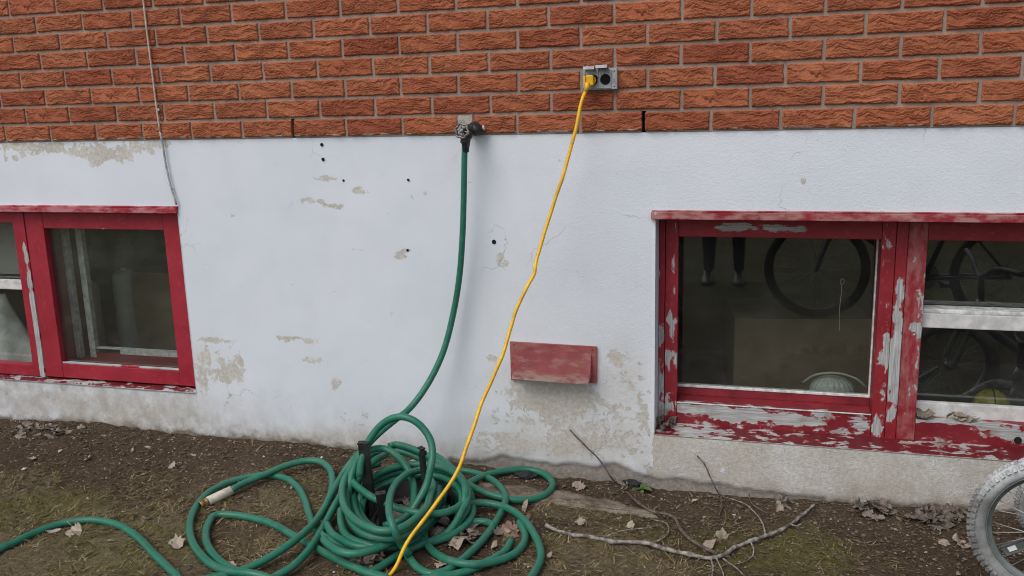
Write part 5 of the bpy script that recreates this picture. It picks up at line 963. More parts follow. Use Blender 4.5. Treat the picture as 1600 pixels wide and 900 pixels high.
bm = bmesh.new(); bm_lathe(bm, [(0, .010), (.025, .008), (.055, .007)], hw - ax * .056, ax, 14); from_bm('stem', bm, M['dark_metal'], tp)

# ------------------------------------------------------------------ power outlet
ol = empty('power_outlet', (1.882, -.012, 1.17)); tag(ol, 'grey weatherproof twin outlet box set in the brick with lids flipped up', 'outlet'); O = ol.location
a = DATA['ol']; xL, xR, zT, zB = a['tl'][0], a['tr'][0], 1.2047, 1.139
bm = bmesh.new(); bm_box(bm, xL - O.x, xR - O.x, -.027 - O.y, .0 - O.y, zB - O.z, zT - O.z, .003); from_bm('cover_plate', bm, M['zinc'], ol)
bm = bmesh.new()
for (u0, u1, w0, w1) in ((xL + .006, xR - .018, zB + .004, zB + .008), (xL + .006, xL + .0085, zB + .008, zT - .006), (xR - .0205, xR - .018, zB + .008, zT - .006), ((xL + xR) / 2 - .0068, (xL + xR) / 2 - .0046, zB + .008, zT - .006)):
    bm_box(bm, u0 - O.x, u1 - O.x, -.0295 - O.y, -.0268 - O.y, w0 - O.z, w1 - O.z, .0006)
from_bm('gasket_ridge', bm, M['lid'], ol)
rc = Vector((a['rc'][0], -.0268, a['rc'][2])) - O
for cx in (a['rc'][0], a['plug'][0] + .004):
    bm = bmesh.new(); bm_lathe(bm, [(0, .0168), (.0022, .0166), (.0024, .0155)], Vector((cx, -.0268, 1.1712)) - O, (0, -1, 0), 24); rp = from_bm('receptacle', bm, M['socket'], ol)
    for dx, dz, hx, hz in ((-.004, .005, .0035, .0011), (-.004, -.005, .0042, .0011)):
        bm = bmesh.new(); bm_box(bm, cx + dx - hx - O.x, cx + dx + hx - O.x, -.0299 - O.y, -.0290 - O.y, 1.1712 + dz - hz - O.z, 1.1712 + dz + hz - O.z); from_bm('slot', bm, M['dark'], rp)
    bm = bmesh.new(); bm_lathe(bm, [(0, .0026), (.0008, .0024)], Vector((cx + .007, -.0291, 1.1712)) - O, (0, -1, 0), 10); from_bm('earth_hole', bm, M['dark'], rp)
for (u0, u1, lift) in ((a['lid1a'][0], a['lid1b'][0], .0), (a['lid2a'][0], a['lid2b'][0], .003)):     # two lids tipped up on their hinge
    bm = bmesh.new(); Mx = Matrix.Translation(Vector(((u0 + u1) / 2, -.028, 1.2005 + lift)) - O) @ Matrix.Rotation(R(-14), 4, 'X')
    hwid = (u1 - u0) / 2 - .0008
    bm_box(bm, -hwid, hwid, -.036, 0, .0, .0035, .001, Mx); bm_box(bm, -hwid, hwid, -.0375, -.0345, -.007, .003, .0008, Mx)
    lid = from_bm('lid', bm, M['lid'], ol)
    bm = bmesh.new(); bm_tube(bm, [Vector(((u0 + u1) / 2 - hwid, -.028, 1.2015)) - O, Vector(((u0 + u1) / 2 + hwid, -.028, 1.2015)) - O], .0024, 8); from_bm('hinge', bm, M['zinc'], lid)
for (x, z) in ((xR - .009, zT - .009), (xR - .009, zB + .009), (xL + .004, zB + .004)):
    bm = bmesh.new(); bm_lathe(bm, [(0, .0026), (.001, .0022)], Vector((x, -.0268, z)) - O, (0, -1, 0), 10); from_bm('screw', bm, M['dark_metal'], ol)

# ------------------------------------------------------------------ extension cord
cd = DATA['cord']
ec = empty('extension_cord', (1.45, -.5, -.2)); tag(ec, 'yellow extension cord hanging from the outlet across the hose to the ground', 'cord'); O = ec.location
pc = Vector((a['plug'][0] - .001, -.0315, 1.169))
pts = catmull([Vector(p) for p in [(pc.x - .006, -.072, 1.160)] + cd[1:]], .012)
pts = [p + Vector(mnoise.noise_vector(p * 14)) * .0022 for p in pts]
bm = bmesh.new(); bm_tube(bm, [p - O for p in pts], .0057, 10); from_bm('flex', bm, M['yellow'], ec)
bm = bmesh.new()
bm_lathe(bm, [(0, .0165), (.010, .0168), (.012, .015)], pc - O, (0, -1, 0), 20)
bm_box(bm, pc.x - .012 - O.x, pc.x + .012 - O.x, -.062 - O.y, -.042 - O.y, pc.z - .0165 - O.z, pc.z + .0165 - O.z, .004)
bm_box(bm, pc.x - .0185 - O.x, pc.x - .0125 - O.x, -.066 - O.y, -.0425 - O.y, pc.z - .012 - O.z, pc.z + .0135 - O.z, .002)
from_bm('plug', bm, M['yellow'], ec)
bm = bmesh.new(); bm_tube(bm, [p - O for p in pts[:4]], [.0095, .009, .008, .0065], 10); from_bm('strain_relief', bm, M['yellow'], ec)

# ------------------------------------------------------------------ thin cable down the wall
tc = empty('wall_cable', (.2, 0, 1.2)); tag(tc, 'thin beige cable running down the brick to the left window corner', 'cable'); O = tc.location
p1 = catmull([Vector(p) for p in DATA['wire']], .02); p2 = catmull([Vector(p) for p in DATA['wire2']], .02)
bm = bmesh.new(); bm_tube(bm, [p - O for p in p1], .0036, 8); from_bm('cable_run', bm, M['cable'], tc)
bm = bmesh.new(); bm_tube(bm, [p - O for p in p2], .0038, 8); tag(from_bm('cable_run', bm, M['cable_grey'], tc), 'grey paint smeared lower length of the cable')
bm = bmesh.new(); bm_lathe(bm, [(0, .002), (.016, .002), (.0165, .005), (.018, .005)], (.211, -.004, 1.112), (0, -1, .1), 10); tag(from_bm('nail', bm, M['zinc']), 'small nail head in the mortar right of the beige cable', 'nail')

# ------------------------------------------------------------------ garden hose and its holder
hh = empty('hose_holder', (1.30, -.46, -.212)); tag(hh, 'black three post holder standing inside the coiled green hose', 'hose holder'); O = hh.location
for i, (b0, t0) in enumerate(DATA['posts']):
    b0 = Vector(b0); t0 = Vector(t0); b0.z = -.225; d = (t0 - b0).normalized(); L = (t0 - b0).length
    wd, dp = ((.015, .009), (.017, .010), (.011, .007))[i]
    Mx = Matrix.Translation(b0 - O) @ d.to_track_quat('Z', 'Y').to_matrix().to_4x4() @ Matrix.Rotation((.25, .45, -.5)[i], 4, 'Z')
    bm = bmesh.new(); bm_box(bm, -wd, wd, -dp, dp, 0, L, .0025, Mx)
    if i == 2: bm_box(bm, -.004, .022, -dp * .8, dp * .8, L - .006, L + .010, .002, Mx)
    pp = from_bm('post', bm, M['black_plastic'], hh)
    bm = bmesh.new(); bm_box(bm, -wd - .0015, wd + .0015, -dp - .0015, dp + .0015, L + .0005 if i != 2 else L + .0105, L + .006 if i != 2 else L + .016, .0015, Mx); cp = from_bm('post_cap', bm, M['dark_metal'], pp)
    bm = bmesh.new(); bm_lathe(bm, [(0, .0035), (.0008, .003)], Mx @ Vector((0, 0, L + (.0062 if i != 2 else .0162))), d, 8); from_bm('cap_screw', bm, M['dark'], pp)
bm = bmesh.new()
bm_tube(bm, [Vector((.035 + .132 * math.cos(q), .005 + .126 * math.sin(q), .004 + .012 * math.sin(q))) for q in np.linspace(0, 2 * math.pi, 40, endpoint=False)], .010, 8, closed=True)
from_bm('base_ring', bm, M['black_plastic'], hh)
bm = bmesh.new(); dr = [[], []]  # black half cylinder added to stand for the shade inside the coil
for q in np.linspace(-.15, math.pi + .3, 40):
    for j_, z_ in enumerate((-.03, .078)): dr[j_].append(bm.verts.new((.035 + .140 * math.cos(q), .005 + .134 * math.sin(q), z_)))
for k in range(39): bm.faces.new((dr[0][k], dr[0][k + 1], dr[1][k + 1], dr[1][k]))
bmesh.ops.solidify(bm, geom=bm.faces[:], thickness=.004); from_bm('coil_shade_sheet', bm, M['black_plastic'], hh, True)

gh = empty('garden_hose', (1.3, -.45, -.2)); tag(gh, 'long green garden hose running from the tap into a tangled coil on the ground', 'hose'); O = gh.location
bm = bmesh.new(); RH = .0118
def floor_fix(p, r=RH):
    if p.y < -.02 or True:
        z = float(gz(p.x, min(p.y, 0))) + r * .8
        if p.z < z: p = Vector((p.x, p.y, z))
    return p
for li, strand in enumerate(DATA['hose']):
    pts = [floor_fix(p) for p in catmull([Vector(p) for p in strand], .014)]
    pts = [p + Vector(mnoise.noise_vector(p * 3.1 + Vector((li, 0, 0)))) * .0016 for p in pts]
    rad = RH
    if li == 0:
        k = len(pts); rad = [.0102 + .0016 * min(1, i / (k * .6)) for i in range(k)]
    bm_tube(bm, [p - O for p in pts], rad, 12)
# wound turns that stand round the holder, seen on their inner side
hx, hy = 1.335, -.455
def turn(R1, hgt, q0, q1, tilt, n=80, seed=0, full=False):
    pts = []
    for q in np.linspace(q0, q1, n):
        x = R1 * math.cos(q); y = R1 * .96 * math.sin(q)
        pts.append(floor_fix(Vector((hx + x, hy + y, float(gz_s(hx + x, hy + y)) + hgt * (.35 + .65 * (.5 + .5 * math.sin(q))) * (1.0 if full else min(1, min(q - q0, q1 - q) / .55 + .04)) + tilt * x + .003 * math.sin(3 * q + seed)))) - O)
    return pts
for k in range(2): bm_tube(bm, turn(.186 + .012 * k, .012 + .02 * k, 0, 2 * math.pi, 0, 100, k, True)[:-1], RH, 12, closed=True)
for k in range(7):       # back half of the wound turns, dipping to the ground at the sides
    bm_tube(bm, turn(.168 + rnd.uniform(-.006, .012) + .003 * (k % 2), .012 + .0180 * k, -.55 + rnd.uniform(-.2, .2), math.pi + .55 + rnd.uniform(-.2, .2), rnd.uniform(-.03, .03), 60, k), RH, 12)
from_bm('hose_tube', bm, M['hose'], gh)
ct = Vector(DATA['tap']['bot'])
bm = bmesh.new(); bm_lathe(bm, [(0, .013), (.004, .0165), (.007, .0165), (.010, .0150), (.014, .0168), (.020, .0165), (.023, .0125), (.050, .0118), (.052, .0105)], ct + Vector((0, 0, .018)) - O, (0, 0, -1), 16); from_bm('tap_coupling', bm, M['dark_metal'], gh)
g0 = [Vector(p) for p in DATA['grip']]; d = (g0[-1] - g0[0]).normalized()
bm = bmesh.new(); L = (g0[-1] - g0[0]).length
prof = [(0, .0125), (.004, .0155), (L * .5, .0165), (L - .004, .0165), (L, .0145)]
bm_lathe(bm, prof, g0[0] - O, d, 18)
from_bm('grip_sleeve', bm, M['white_plastic'], gh)
b1 = g0[-1]
bm = bmesh.new(); bm_lathe(bm, [(0, .013), (.003, .0165), (.009, .0165), (.011, .0135), (.0135, .0155), (.016, .0135), (.0185, .0155), (.021, .0135), (.0235, .0155), (.026, .0135), (.030, .0145), (.030, .009), (.018, .008)], b1 - O, d, 18); from_bm('brass_fitting', bm, M['brass'], gh)

# ------------------------------------------------------------------ fallen branch, twigs, slab, weed
def twig_pts(pts, j=.0016):
    out = catmull([Vector(p) for p in pts], .012); return [p + Vector(mnoise.noise_vector(p * 25)) * j for p in out]
fb = empty('fallen_branch', (2.3, -.5, -.212)); tag(fb, 'grey bare branch lying on the dirt with thin twigs splayed from its fork', 'branch'); O = fb.location
BR = DATA['branch']
for i, p in enumerate(BR):
    q = [floor_fix(Vector(v), .004) if v[1] < -.04 else Vector(v) for v in p]; pts = twig_pts(q, .003 if i == 0 else .0016); n = len(pts)
    if i == 0: rad = [.0033 + .0029 * math.sin(math.pi * min(1, .25 + .75 * k / n)) ** .7 + .0009 * math.sin(k * 1.1) + (.002 if k % 9 == 0 else 0) for k in range(n)]
    elif i == 1: rad = [.0058 * (1 - k / n) + .0022 * (k / n) + (.0012 if k % 7 == 0 else 0) for k in range(n)]
    else: rad = [.0030 * (1 - k / n) + .0012 * (k / n) for k in range(n)]
    bm = bmesh.new(); bm_tube(bm, [v - O for v in pts], rad, 8)
    from_bm('main_stem' if i == 0 else 'twig', bm, M['bark'] if i != 1 else M['twig'], fb)
bm = bmesh.new(); bm_tube(bm, twig_pts(DATA['twig2']), .0022, 6); tag(from_bm('fallen_twig', bm, M['twig']), 'thin brown twig leaning on the stucco under the right window', 'twig')
bm = bmesh.new(); bm_tube(bm, twig_pts(DATA['twig3']), .0022, 6); tag(from_bm('fallen_twig', bm, M['twig']), 'short curved twig on the dirt behind the far end of the branch', 'twig')
# sunk concrete slab
sp = [Vector(p) for p in DATA['slab']]
bm = bmesh.new()
lo = [bm.verts.new((p.x, p.y, -.30)) for p in sp]; hi = [bm.verts.new((p.x, p.y, p.z + .001)) for p in sp]
bm.faces.new(hi); n = len(sp)
for i in range(n): bm.faces.new((lo[i], lo[(i + 1) % n], hi[(i + 1) % n], hi[i]))
bmesh.ops.recalc_face_normals(bm, faces=bm.faces[:])
bmesh.ops.bevel(bm, geom=[e for e in bm.edges if e.verts[0] in hi and e.verts[1] in hi], offset=.008, segments=3, affect='EDGES')
bmesh.ops.triangulate(bm, faces=bm.faces[:]); bmesh.ops.subdivide_edges(bm, edges=bm.edges[:], cuts=5, use_grid_fill=True)
for v in bm.verts: v.co += Vector(mnoise.noise_vector(v.co * 16)) * .007 + Vector(mnoise.noise_vector(v.co * 60)) * .003
tag(from_bm('concrete_slab', bm, M['concrete'], None, True), 'pale edge of a concrete slab sunk in the dirt right of the hose', 'slab')
# green weed
wp = DATA['weed']; wd = empty('green_weed', (wp[0], -.03, float(gz(wp[0], -.03)) + .004)); wd.scale = (1.35, 1.35, 1.35); tag(wd, 'small weed with a few green leaves at the foot of the wall', 'weed')
for k, (ax_, L, lf) in enumerate(((-2.7, .035, .5), (-.2, .04, .7), (.35, .03, .4), (-1.6, .03, .15), (1.2, .03, .8))):
    d = Vector((math.cos(ax_), math.sin(ax_) - .3, lf)).normalized(); s = d.cross(Vector((0, 0, 1))).normalized(); vs = []; fs = []
    for i in range(6):
        t_ = i / 5; wv = .0095 * math.sin(math.pi * min(1, .08 + t_ * .95)) + .0006; c = d * L * t_ + Vector((0, 0, -.02 * t_ * t_)); u_ = Vector((0, 0, .003))
        vs += [c - s * wv + u_, c, c + s * wv + u_]
    for i in range(5):
        b = i * 3; fs += [(b, b + 1, b + 4, b + 3), (b + 1, b + 2, b + 5, b + 4)]
    pyd('leaf', vs, fs, M['weed'], wd, True)
bm = bmesh.new()
for k, pz in enumerate(((0, 0, 0), )): bm_tube(bm, [(0, 0, -.01), (.002, 0, .004), (0, 0, .012)], .0025, 6)
from_bm('stem', bm, M['weed'], wd)

for (px_, py_, s_, lab) in ((1.60, -.03, .034, 'black crumbly lump at the wall foot behind the lens shaped hose loop'), (1.985, -.02, .026, 'black crumbly lump at the wall foot beside the brown twig')):
    bm = bmesh.new(); bmesh.ops.create_icosphere(bm, subdivisions=3, radius=1)
    for v in bm.verts: v.co = Vector((v.co.x * s_ * 1.25, v.co.y * s_ * .6, v.co.z * s_ * .42)) + Vector(mnoise.noise_vector(v.co * 2.2 + Vector((px_, 0, 0)))) * s_ * .4
    lo_ = from_bm('tar_lump', bm, M['tar'], None, True); lo_.location = (px_, py_, float(gz(px_, py_)) + s_ * .25); tag(lo_, lab, 'lump')
# ------------------------------------------------------------------ dead leaves
def leaf_mesh(kind, seed):
    r = random.Random(seed)
    if kind == 'maple':
        prof = [(0, -.42, ), (.10, -.20), (.34, -.30), (.30, -.12), (.52, -.02), (.36, .08), (.50, .30), (.30, .22), (.26, .34), (.14, .26), (.13, .44), (.0, .62)]
    elif kind == 'oval':
        prof = [(0, -.5), (.12, -.36), (.21, -.12), (.22, .08), (.15, .32), (.06, .46), (0, .55)]
    else:
        prof = [(0, -.45), (.22, -.34), (.26, -.10), (.40, .02), (.22, .10), (.26, .28), (.10, .26), (0, .48)]
    pr = [(x * r.uniform(.85, 1.15), y + r.uniform(-.02, .02)) for x, y in prof]; plf = [(-x * r.uniform(.9, 1.1), y) for x, y in prof[-2:0:-1]]
    ol_ = pr + plf
    bm = bmesh.new(); vs = [bm.verts.new((x, y, 0)) for x, y in ol_]; c = [bm.verts.new((0, y, 0)) for y in (-.2, .05, .28)]
    f = bm.faces.new(vs)
    for v in c: bm.verts.remove(v)
    bmesh.ops.triangulate(bm, faces=bm.faces[:]); bmesh.ops.subdivide_edges(bm, edges=[e for e in bm.edges if e.calc_length() > .3], cuts=1)
    bmesh.ops.triangulate(bm, faces=bm.faces[:])
    k1, k2, k3, ph = r.uniform(-.9, 1.1), r.uniform(-.6, .9), r.uniform(.03, .10), r.uniform(0, 6)
    for v in bm.verts:
        x, y = v.co.x, v.co.y
        v.co.z = k1 * x * x + k2 * y * y * .7 + .35 * abs(x) * r.uniform(.4, 1) + k3 * math.sin(7 * x + 5 * y + ph) + r.uniform(-.03, .03)
        v.co.x *= 1 - .25 * abs(k1)
    st = [(0, -.42, .02), (.03, -.62, .05), (.02, -.85, .10)] if kind != 'oval' else [(0, -.48, .0), (.02, -.66, .03)]
    bm_tube(bm, st, .014, 5)
    me = bpy.data.meshes.new('dead_leaf'); bm.normal_update(); bm.to_mesh(me); bm.free(); me.materials.append(M['leaf'])
    return me
LM = {'maple': [leaf_mesh('maple', s) for s in range(8)], 'oval': [leaf_mesh('oval', 40 + s) for s in range(4)], 'lobed': [leaf_mesh('lobed', 80 + s) for s in range(4)]}
ALLM = LM['maple'] + LM['oval'] + LM['lobed']
CL = {'leftpile': ('curled grey dead leaf in the heap by the wall below the left window', 'leaves heaped below the left window'),
      'leftpile2': ('small dead leaf at the wall just right of the heap below the left window', 'leaves right of the left heap'),
      'rightpile': ('brown dead leaf in the heap at the wall between branch and bicycle', 'leaves heaped under the right window'),
      'wheelpile': ('dry brown leaf in the drift of leaves left of the bicycle wheel', 'leaves drifted by the bicycle wheel'),
      'branchpile': ('dry leaf by the far tip of the grey branch', 'leaves at the branch tip'),
      'coilfront': ('dry leaf on the soil between the hose coil and its right loops', 'leaves right of the coil'),
      'coilfrontl': ('brown dead leaf at the front of the hose coil near the yellow cord', 'leaves in front of the coil'),
      'coilin': ('dead leaf lying on the ground inside the hose coil', 'leaves inside the coil'),
      'coilright': ('dry leaf lying among the small green hose loops on the right', 'leaves among the right loops'),
      'twigleaves': ('small crumpled leaf on the loose soil where the brown twig meets the wall', 'leaves at the leaning twig'),
      'ledge': ('crumpled dry leaf on the ledge of the right window beside the mullion', 'leaves on the right window ledge'),
      'corner': ('dark scrap of leaf packed in the lower left corner of the right window', 'leaf scraps in the window corner')}
SG = {'a': 'pale curled leaf alone on the moss below the left heap', 'b': 'small pale leaf on the dirt below the gap between the two left heaps', 'c': 'whitish torn maple leaf left of the big hose loop', 'd': 'pale leaf under the hose near the left photo edge, left of two',
      'e': 'grey leaf just below the arch of the far left hose', 'f': 'sliver of pale leaf on dirt, farthest right below the left heap', 'g': 'pale leaf on dirt beside a short stick, left of the hose loop', 'h': 'thin upright leaf sliver in the middle of the left dirt', 'i': 'small pale chip of leaf near the wall above the white hose grip',
      'j': 'big pale maple leaf inside the right hose loops', 'k': 'large brown maple leaf propped on the right hose loop', 'l': 'small oval white leaf below the big brown leaf', 'm': 'upright beige leaf on the upper right hose loop', 'n': 'small pale leaf right of the outermost hose loop',
      'o': 'pale lobed leaf alone on the dirt left of the bicycle wheel', 'p': 'small brown leaf left of the lone pale leaf by the bicycle', 'q': 'crumpled leaf just right of the lens shaped hose loop', 'r': 'small pale leaf stuck on the brown twig halfway along', 's': 'tiny pale leaf on bare dirt between twig and window',
      't': 'grey leaf flat under the fork of the branch', 'u': 'thin folded leaf standing behind the branch fork', 'v': 'crumpled pale leaf inside the left hose loops', 'w': 'small pale leaf inside the upper left hose loop', 'x': 'tiny pale leaf on dirt right of the stick', 'y': 'torn pale leaf above the middle of the grey branch', 'z': 'small leaf behind the left end of the grey branch',
      'ab': 'dry leaf at the bottom edge inside the left hose loops', 'ac': 'broad dry leaf at the bottom edge beside the yellow cord'}
KIND = {'j': 'maple', 'k': 'maple', 'c': 'lobed', 'l': 'oval', 'f': 'oval', 'h': 'oval', 't': 'oval', 'o': 'maple'}
TILT = {'h': 1.1, 'u': 1.2, 'm': 1.0, 'k': .4, 'c': .5}
def put_leaf(key, x, y, z, s):
    rr = random.Random(int(x * 7919 + y * 104729 + s * 1e5))
    src = rr.choice(LM[KIND[key]]) if key in KIND else rr.choice(ALLM)
    o = bpy.data.objects.new('dead_leaf', src); COL.objects.link(o)
    o.location = (x, y, max(z, float(gz(x, min(y, 0))) + .004) if key not in ('ledge', 'corner') else z); o.scale = (s, s, s)
    k_ = {'leftpile': .8, 'rightpile': .55, 'wheelpile': .5, 'coilin': .7, 'ledge': .95, 'corner': .3, 'j': 1.6}.get(key, .85 if key in CL else 1.35)
    if key == 'k': o.color = (.75, .48, .36, 1)
    else: k_ *= rr.uniform(.5, 1.35) if key in CL else rr.uniform(.85, 1.1); o.color = (k_, k_ * rr.uniform(.93, 1), k_ * rr.uniform(.86, .98), 1)
    tl_ = TILT.get(key, rr.gauss(0, .38 if key in SG else .55)); o.rotation_euler = (tl_, rr.gauss(0, .35), rr.uniform(0, 6.28))
    if key in CL: tag(o, CL[key][0], 'leaf', CL[key][1])
    else: tag(o, SG[key], 'leaf', 'single dead leaves')
for key, x, y, z, s in DATA['leaves']: put_leaf(key, x, y, z, s)
for k in range(13):
    x = 2.905 + .20 * rnd.random() ** 1.2; put_leaf('ledge', x, rnd.uniform(.112, .135), .052 + rnd.uniform(0, .012), rnd.uniform(.028, .05))
for k in range(16): put_leaf('corner', rnd.uniform(2.064, 2.13), rnd.uniform(.02, .095), -.022 + rnd.uniform(0, .03), rnd.uniform(.015, .03))

# ------------------------------------------------------------------ bicycles
def make_bicycle(loc, rz, R0, knobby, label, mats, group=None, lean=0.0, wheels=(0, 1), dust_glare=True):
    """origin at the ground point under the front hub; bicycle runs along +x; wheel plane is xz"""
    t = empty('bicycle', loc, rz); t.rotation_euler = (lean, 0, rz)
    tag(t, label, 'bicycle', group)
    TR = R0 * (.115 if knobby else .07); WB = R0 * 3.35
    tym, frm, rim = mats; bar_m = M['black_plastic']
    def wheel(cx):
        o0 = Vector((cx, 0, R0))
        wh = bpy.data.objects.new('wheel', None); COL.objects.link(wh); wh.parent = t; wh.location = o0
        bm = bmesh.new(); cR = R0 - TR; bm_tube(bm, [Vector((cR * math.cos(a), 0, cR * math.sin(a))) for a in np.linspace(0, 2 * math.pi, 96, endpoint=False)], TR * .93, 14, closed=True)
        if knobby:
            nk = 70
            for k in range(nk):
                for s, off in ((-1, 0), (0, .5), (1, 0)):
                    a = 2 * math.pi * (k + off) / nk; phi = s * .95; rr_ = TR * .90
                    c = Vector(((cR + rr_ * math.cos(phi)) * math.cos(a), rr_ * math.sin(phi), (cR + rr_ * math.cos(phi)) * math.sin(a)))
                    er = Vector((math.cos(a), 0, math.sin(a))); et = Vector((-math.sin(a), 0, math.cos(a))); ey = Vector((0, 1, 0)); n_ = er * math.cos(phi) + ey * math.sin(phi); q_ = et.cross(n_)
                    Mx = Matrix(((et.x, q_.x, n_.x, c.x), (et.y, q_.y, n_.y, c.y), (et.z, q_.z, n_.z, c.z), (0, 0, 0, 1)))
                    h_ = R0 * .026; bm_box(bm, -h_ * .85, h_ * .85, -TR * .28, TR * .28, -.001, R0 * .034, 0, Mx)
        ty = from_bm('tyre', bm, tym, wh)
        ty.data.polygons.foreach_set('use_smooth', [q < 96 * 14 for q in range(len(ty.data.polygons))])
        attr(ty.data, 'dust_glare', [max(0, min(1, (v.co.z / R0 - .30) / .35)) if dust_glare else 0 for v in ty.data.vertices])  # mask of the painted glare, rising towards the top of the wheel
        bm = bmesh.new(); rw = TR * .62; ri, ro = R0 - 2 * TR * 1.0 - R0 * .045, R0 - 2 * TR * .93
        N_ = 72; sec = [(ro, -rw), (ro + R0 * .012, -rw * .9), (ri + R0 * .012, -rw * .75), (ri, 0), (ri + R0 * .012, rw * .75), (ro + R0 * .012, rw * .9), (ro, rw), (ro - R0 * .02, 0)]
        rg = [[bm.verts.new((r_ * math.cos(a), y_, r_ * math.sin(a))) for r_, y_ in sec] for a in np.linspace(0, 2 * math.pi, N_, endpoint=False)]
        for i in range(N_):
            A, B = rg[i], rg[(i + 1) % N_]
            for k in range(len(sec)): bm.faces.new((A[k], A[(k + 1) % len(sec)], B[(k + 1) % len(sec)], B[k])).smooth = True
        bmesh.ops.recalc_face_normals(bm, faces=bm.faces[:]); from_bm('rim', bm, rim, wh)
        bm = bmesh.new(); bm_lathe(bm, [(-.045, .006), (-.03, .008), (-.029, .018), (-.024, .018), (-.022, .010), (.022, .010), (.024, .018), (.029, .018), (.03, .008), (.045, .006)], (0, 0, 0), (0, 1, 0), 16); from_bm('hub', bm, M['spoke'], wh)
        for k in range(28):
            a = 2 * math.pi * k / 28; s = 1 if k % 2 else -1; ah = a + (.9 if (k // 2) % 2 else -.9)
            bm = bmesh.new(); bm_tube(bm, [Vector((.017 * math.cos(ah), s * .026, .017 * math.sin(ah))), Vector((ri * math.cos(a), s * .003, ri * math.sin(a)))], .0013, 5); from_bm('spoke', bm, M['spoke'], wh)
        return wh, ri
    whs = []
    for k in wheels: whs.append(wheel(WB * k))
    # frame
    def tube(name, p, r, m): 
        bm = bmesh.new(); bm_tube(bm, p if len(p) == 2 else catmull([Vector(q) for q in p], .02), r, 10); return from_bm(name, bm, m, t)
    hz = R0; ht = Vector((R0 * .55, 0, R0 * 2.35)); hb = Vector((R0 * .38, 0, R0 * 2.0)); bb = Vector((WB * .58, 0, R0 * .9)); stp = Vector((WB * .72, 0, R0 * 2.25)); rear = Vector((WB, 0, R0))
    tube('head_tube', [hb, ht], .018, frm); tube('top_tube', [ht - (ht - hb) * .2, stp - Vector((0, 0, .03))], .015, frm); tube('down_tube', [hb, bb], .018, frm); tube('seat_tube', [bb, stp], .015, frm)
    for s in (-1, 1):
        tube('fork_blade', [Vector((0, s * .052, R0)), Vector((R0 * .16, s * .052, R0 * 1.45)), hb + Vector((-.01, s * .04, -.02))], .011, frm)
        tube('chain_stay', [rear + Vector((0, s * .055, 0)), bb + Vector((0, s * .03, 0))], .009, frm); tube('seat_stay', [rear + Vector((0, s * .055, 0)), stp + Vector((0, s * .015, -.05))], .008, frm)
    tube('handlebar', [ht + Vector((.03, -.27, .16)), ht + Vector((.0, -.12, .15)), ht + Vector((-.01, 0, .10)), ht + Vector((0, .12, .15)), ht + Vector((.03, .27, .16))], .011, bar_m)
    tube('stem', [ht, ht + Vector((-.01, 0, .105))], .013, bar_m)
    tube('seat_post', [stp, stp + Vector((.02, 0, .08))], .012, M['spoke'])
    bm = bmesh.new(); sg = [(-.13, .022, 0), (-.06, .03, .006), (.02, .055, .0), (.08, .075, .006), (.12, .06, .012)]; pr_ = []
    for x, w_, z_ in sg: pr_.append([bm.verts.new(stp + Vector((.02 + x, w_ * math.cos(q), .10 + z_ + .02 * math.sin(q)))) for q in np.linspace(0, 2 * math.pi, 10, endpoint=False)])
    for A, B in zip(pr_, pr_[1:]):
        for k in range(10): bm.faces.new((A[k], A[(k + 1) % 10], B[(k + 1) % 10], B[k])).smooth = True
    bm.faces.new(pr_[0][::-1]); bm.faces.new(pr_[-1]); bmesh.ops.recalc_face_normals(bm, faces=bm.faces[:]); from_bm('saddle', bm, M['black_plastic'], t)
    bm = bmesh.new(); bm_lathe(bm, [(-.004, R0 * .26), (.004, R0 * .26)], bb + Vector((0, -.045, 0)), (0, 1, 0), 30); from_bm('chainring', bm, M['spoke'], t)
    for s in (-1, 1):
        e = bb + Vector((s * R0 * .42, s * -.065, s * -R0 * .18)); tube('crank', [bb + Vector((0, s * -.06, 0)), e], .008, M['spoke'])
        bm = bmesh.new(); bm_box(bm, e.x - .04, e.x + .04, e.y - .04 - .02 * s, e.y + .04 - .02 * s, e.z - .01, e.z + .01, .004); from_bm('pedal', bm, M['black_plastic'], t)
    return t, whs
GRD = -.212
kb, whs = make_bicycle((3.151, -.5433, GRD + .008), -.1727, .2, True, 'childs bicycle with knobbly tyre, glare painted on its top, its near wheel cut by the right photo edge', (M['tyre'], M['rim'], M['rim']), 'bicycles standing by the wall')
wh, ri = whs[0]      # long grey spoke reflector with a white strip
for k, a in enumerate((-2.56, )):
    d = Vector((math.cos(a), 0, math.sin(a))); q = Matrix(((d.x, 0, -d.z, 0), (0, 1, 0, 0), (d.z, 0, d.x, 0), (0, 0, 0, 1)))
    bm = bmesh.new(); bm_box(bm, ri * .28, ri * .93, -.010, -.002, -.013, .013, .004, q); rf = from_bm('reflector', bm, M['reflector'], wh)
    bm = bmesh.new(); bm_box(bm, ri * .70, ri * .84, -.0115, -.0102, -.006, .006, .0005, q); from_bm('white_strip', bm, M['reflect_white'], rf)
make_bicycle((3.268, -.205, GRD + .004), -.12, .125, True, 'small toddler bicycle near the wall, pale glare painted tyre showing behind the larger wheel', (M['tyre'], M['rim'], M['rim']), 'bicycles standing by the wall')
make_bicycle((2.70, -2.12, GRD + .002), .08, .30, False, 'dark bicycle in the yard, seen only as a reflection in the right window', (M['black_rubber'], M['frame_blue'], M['black_plastic']), None, 0, (0, 1), False)

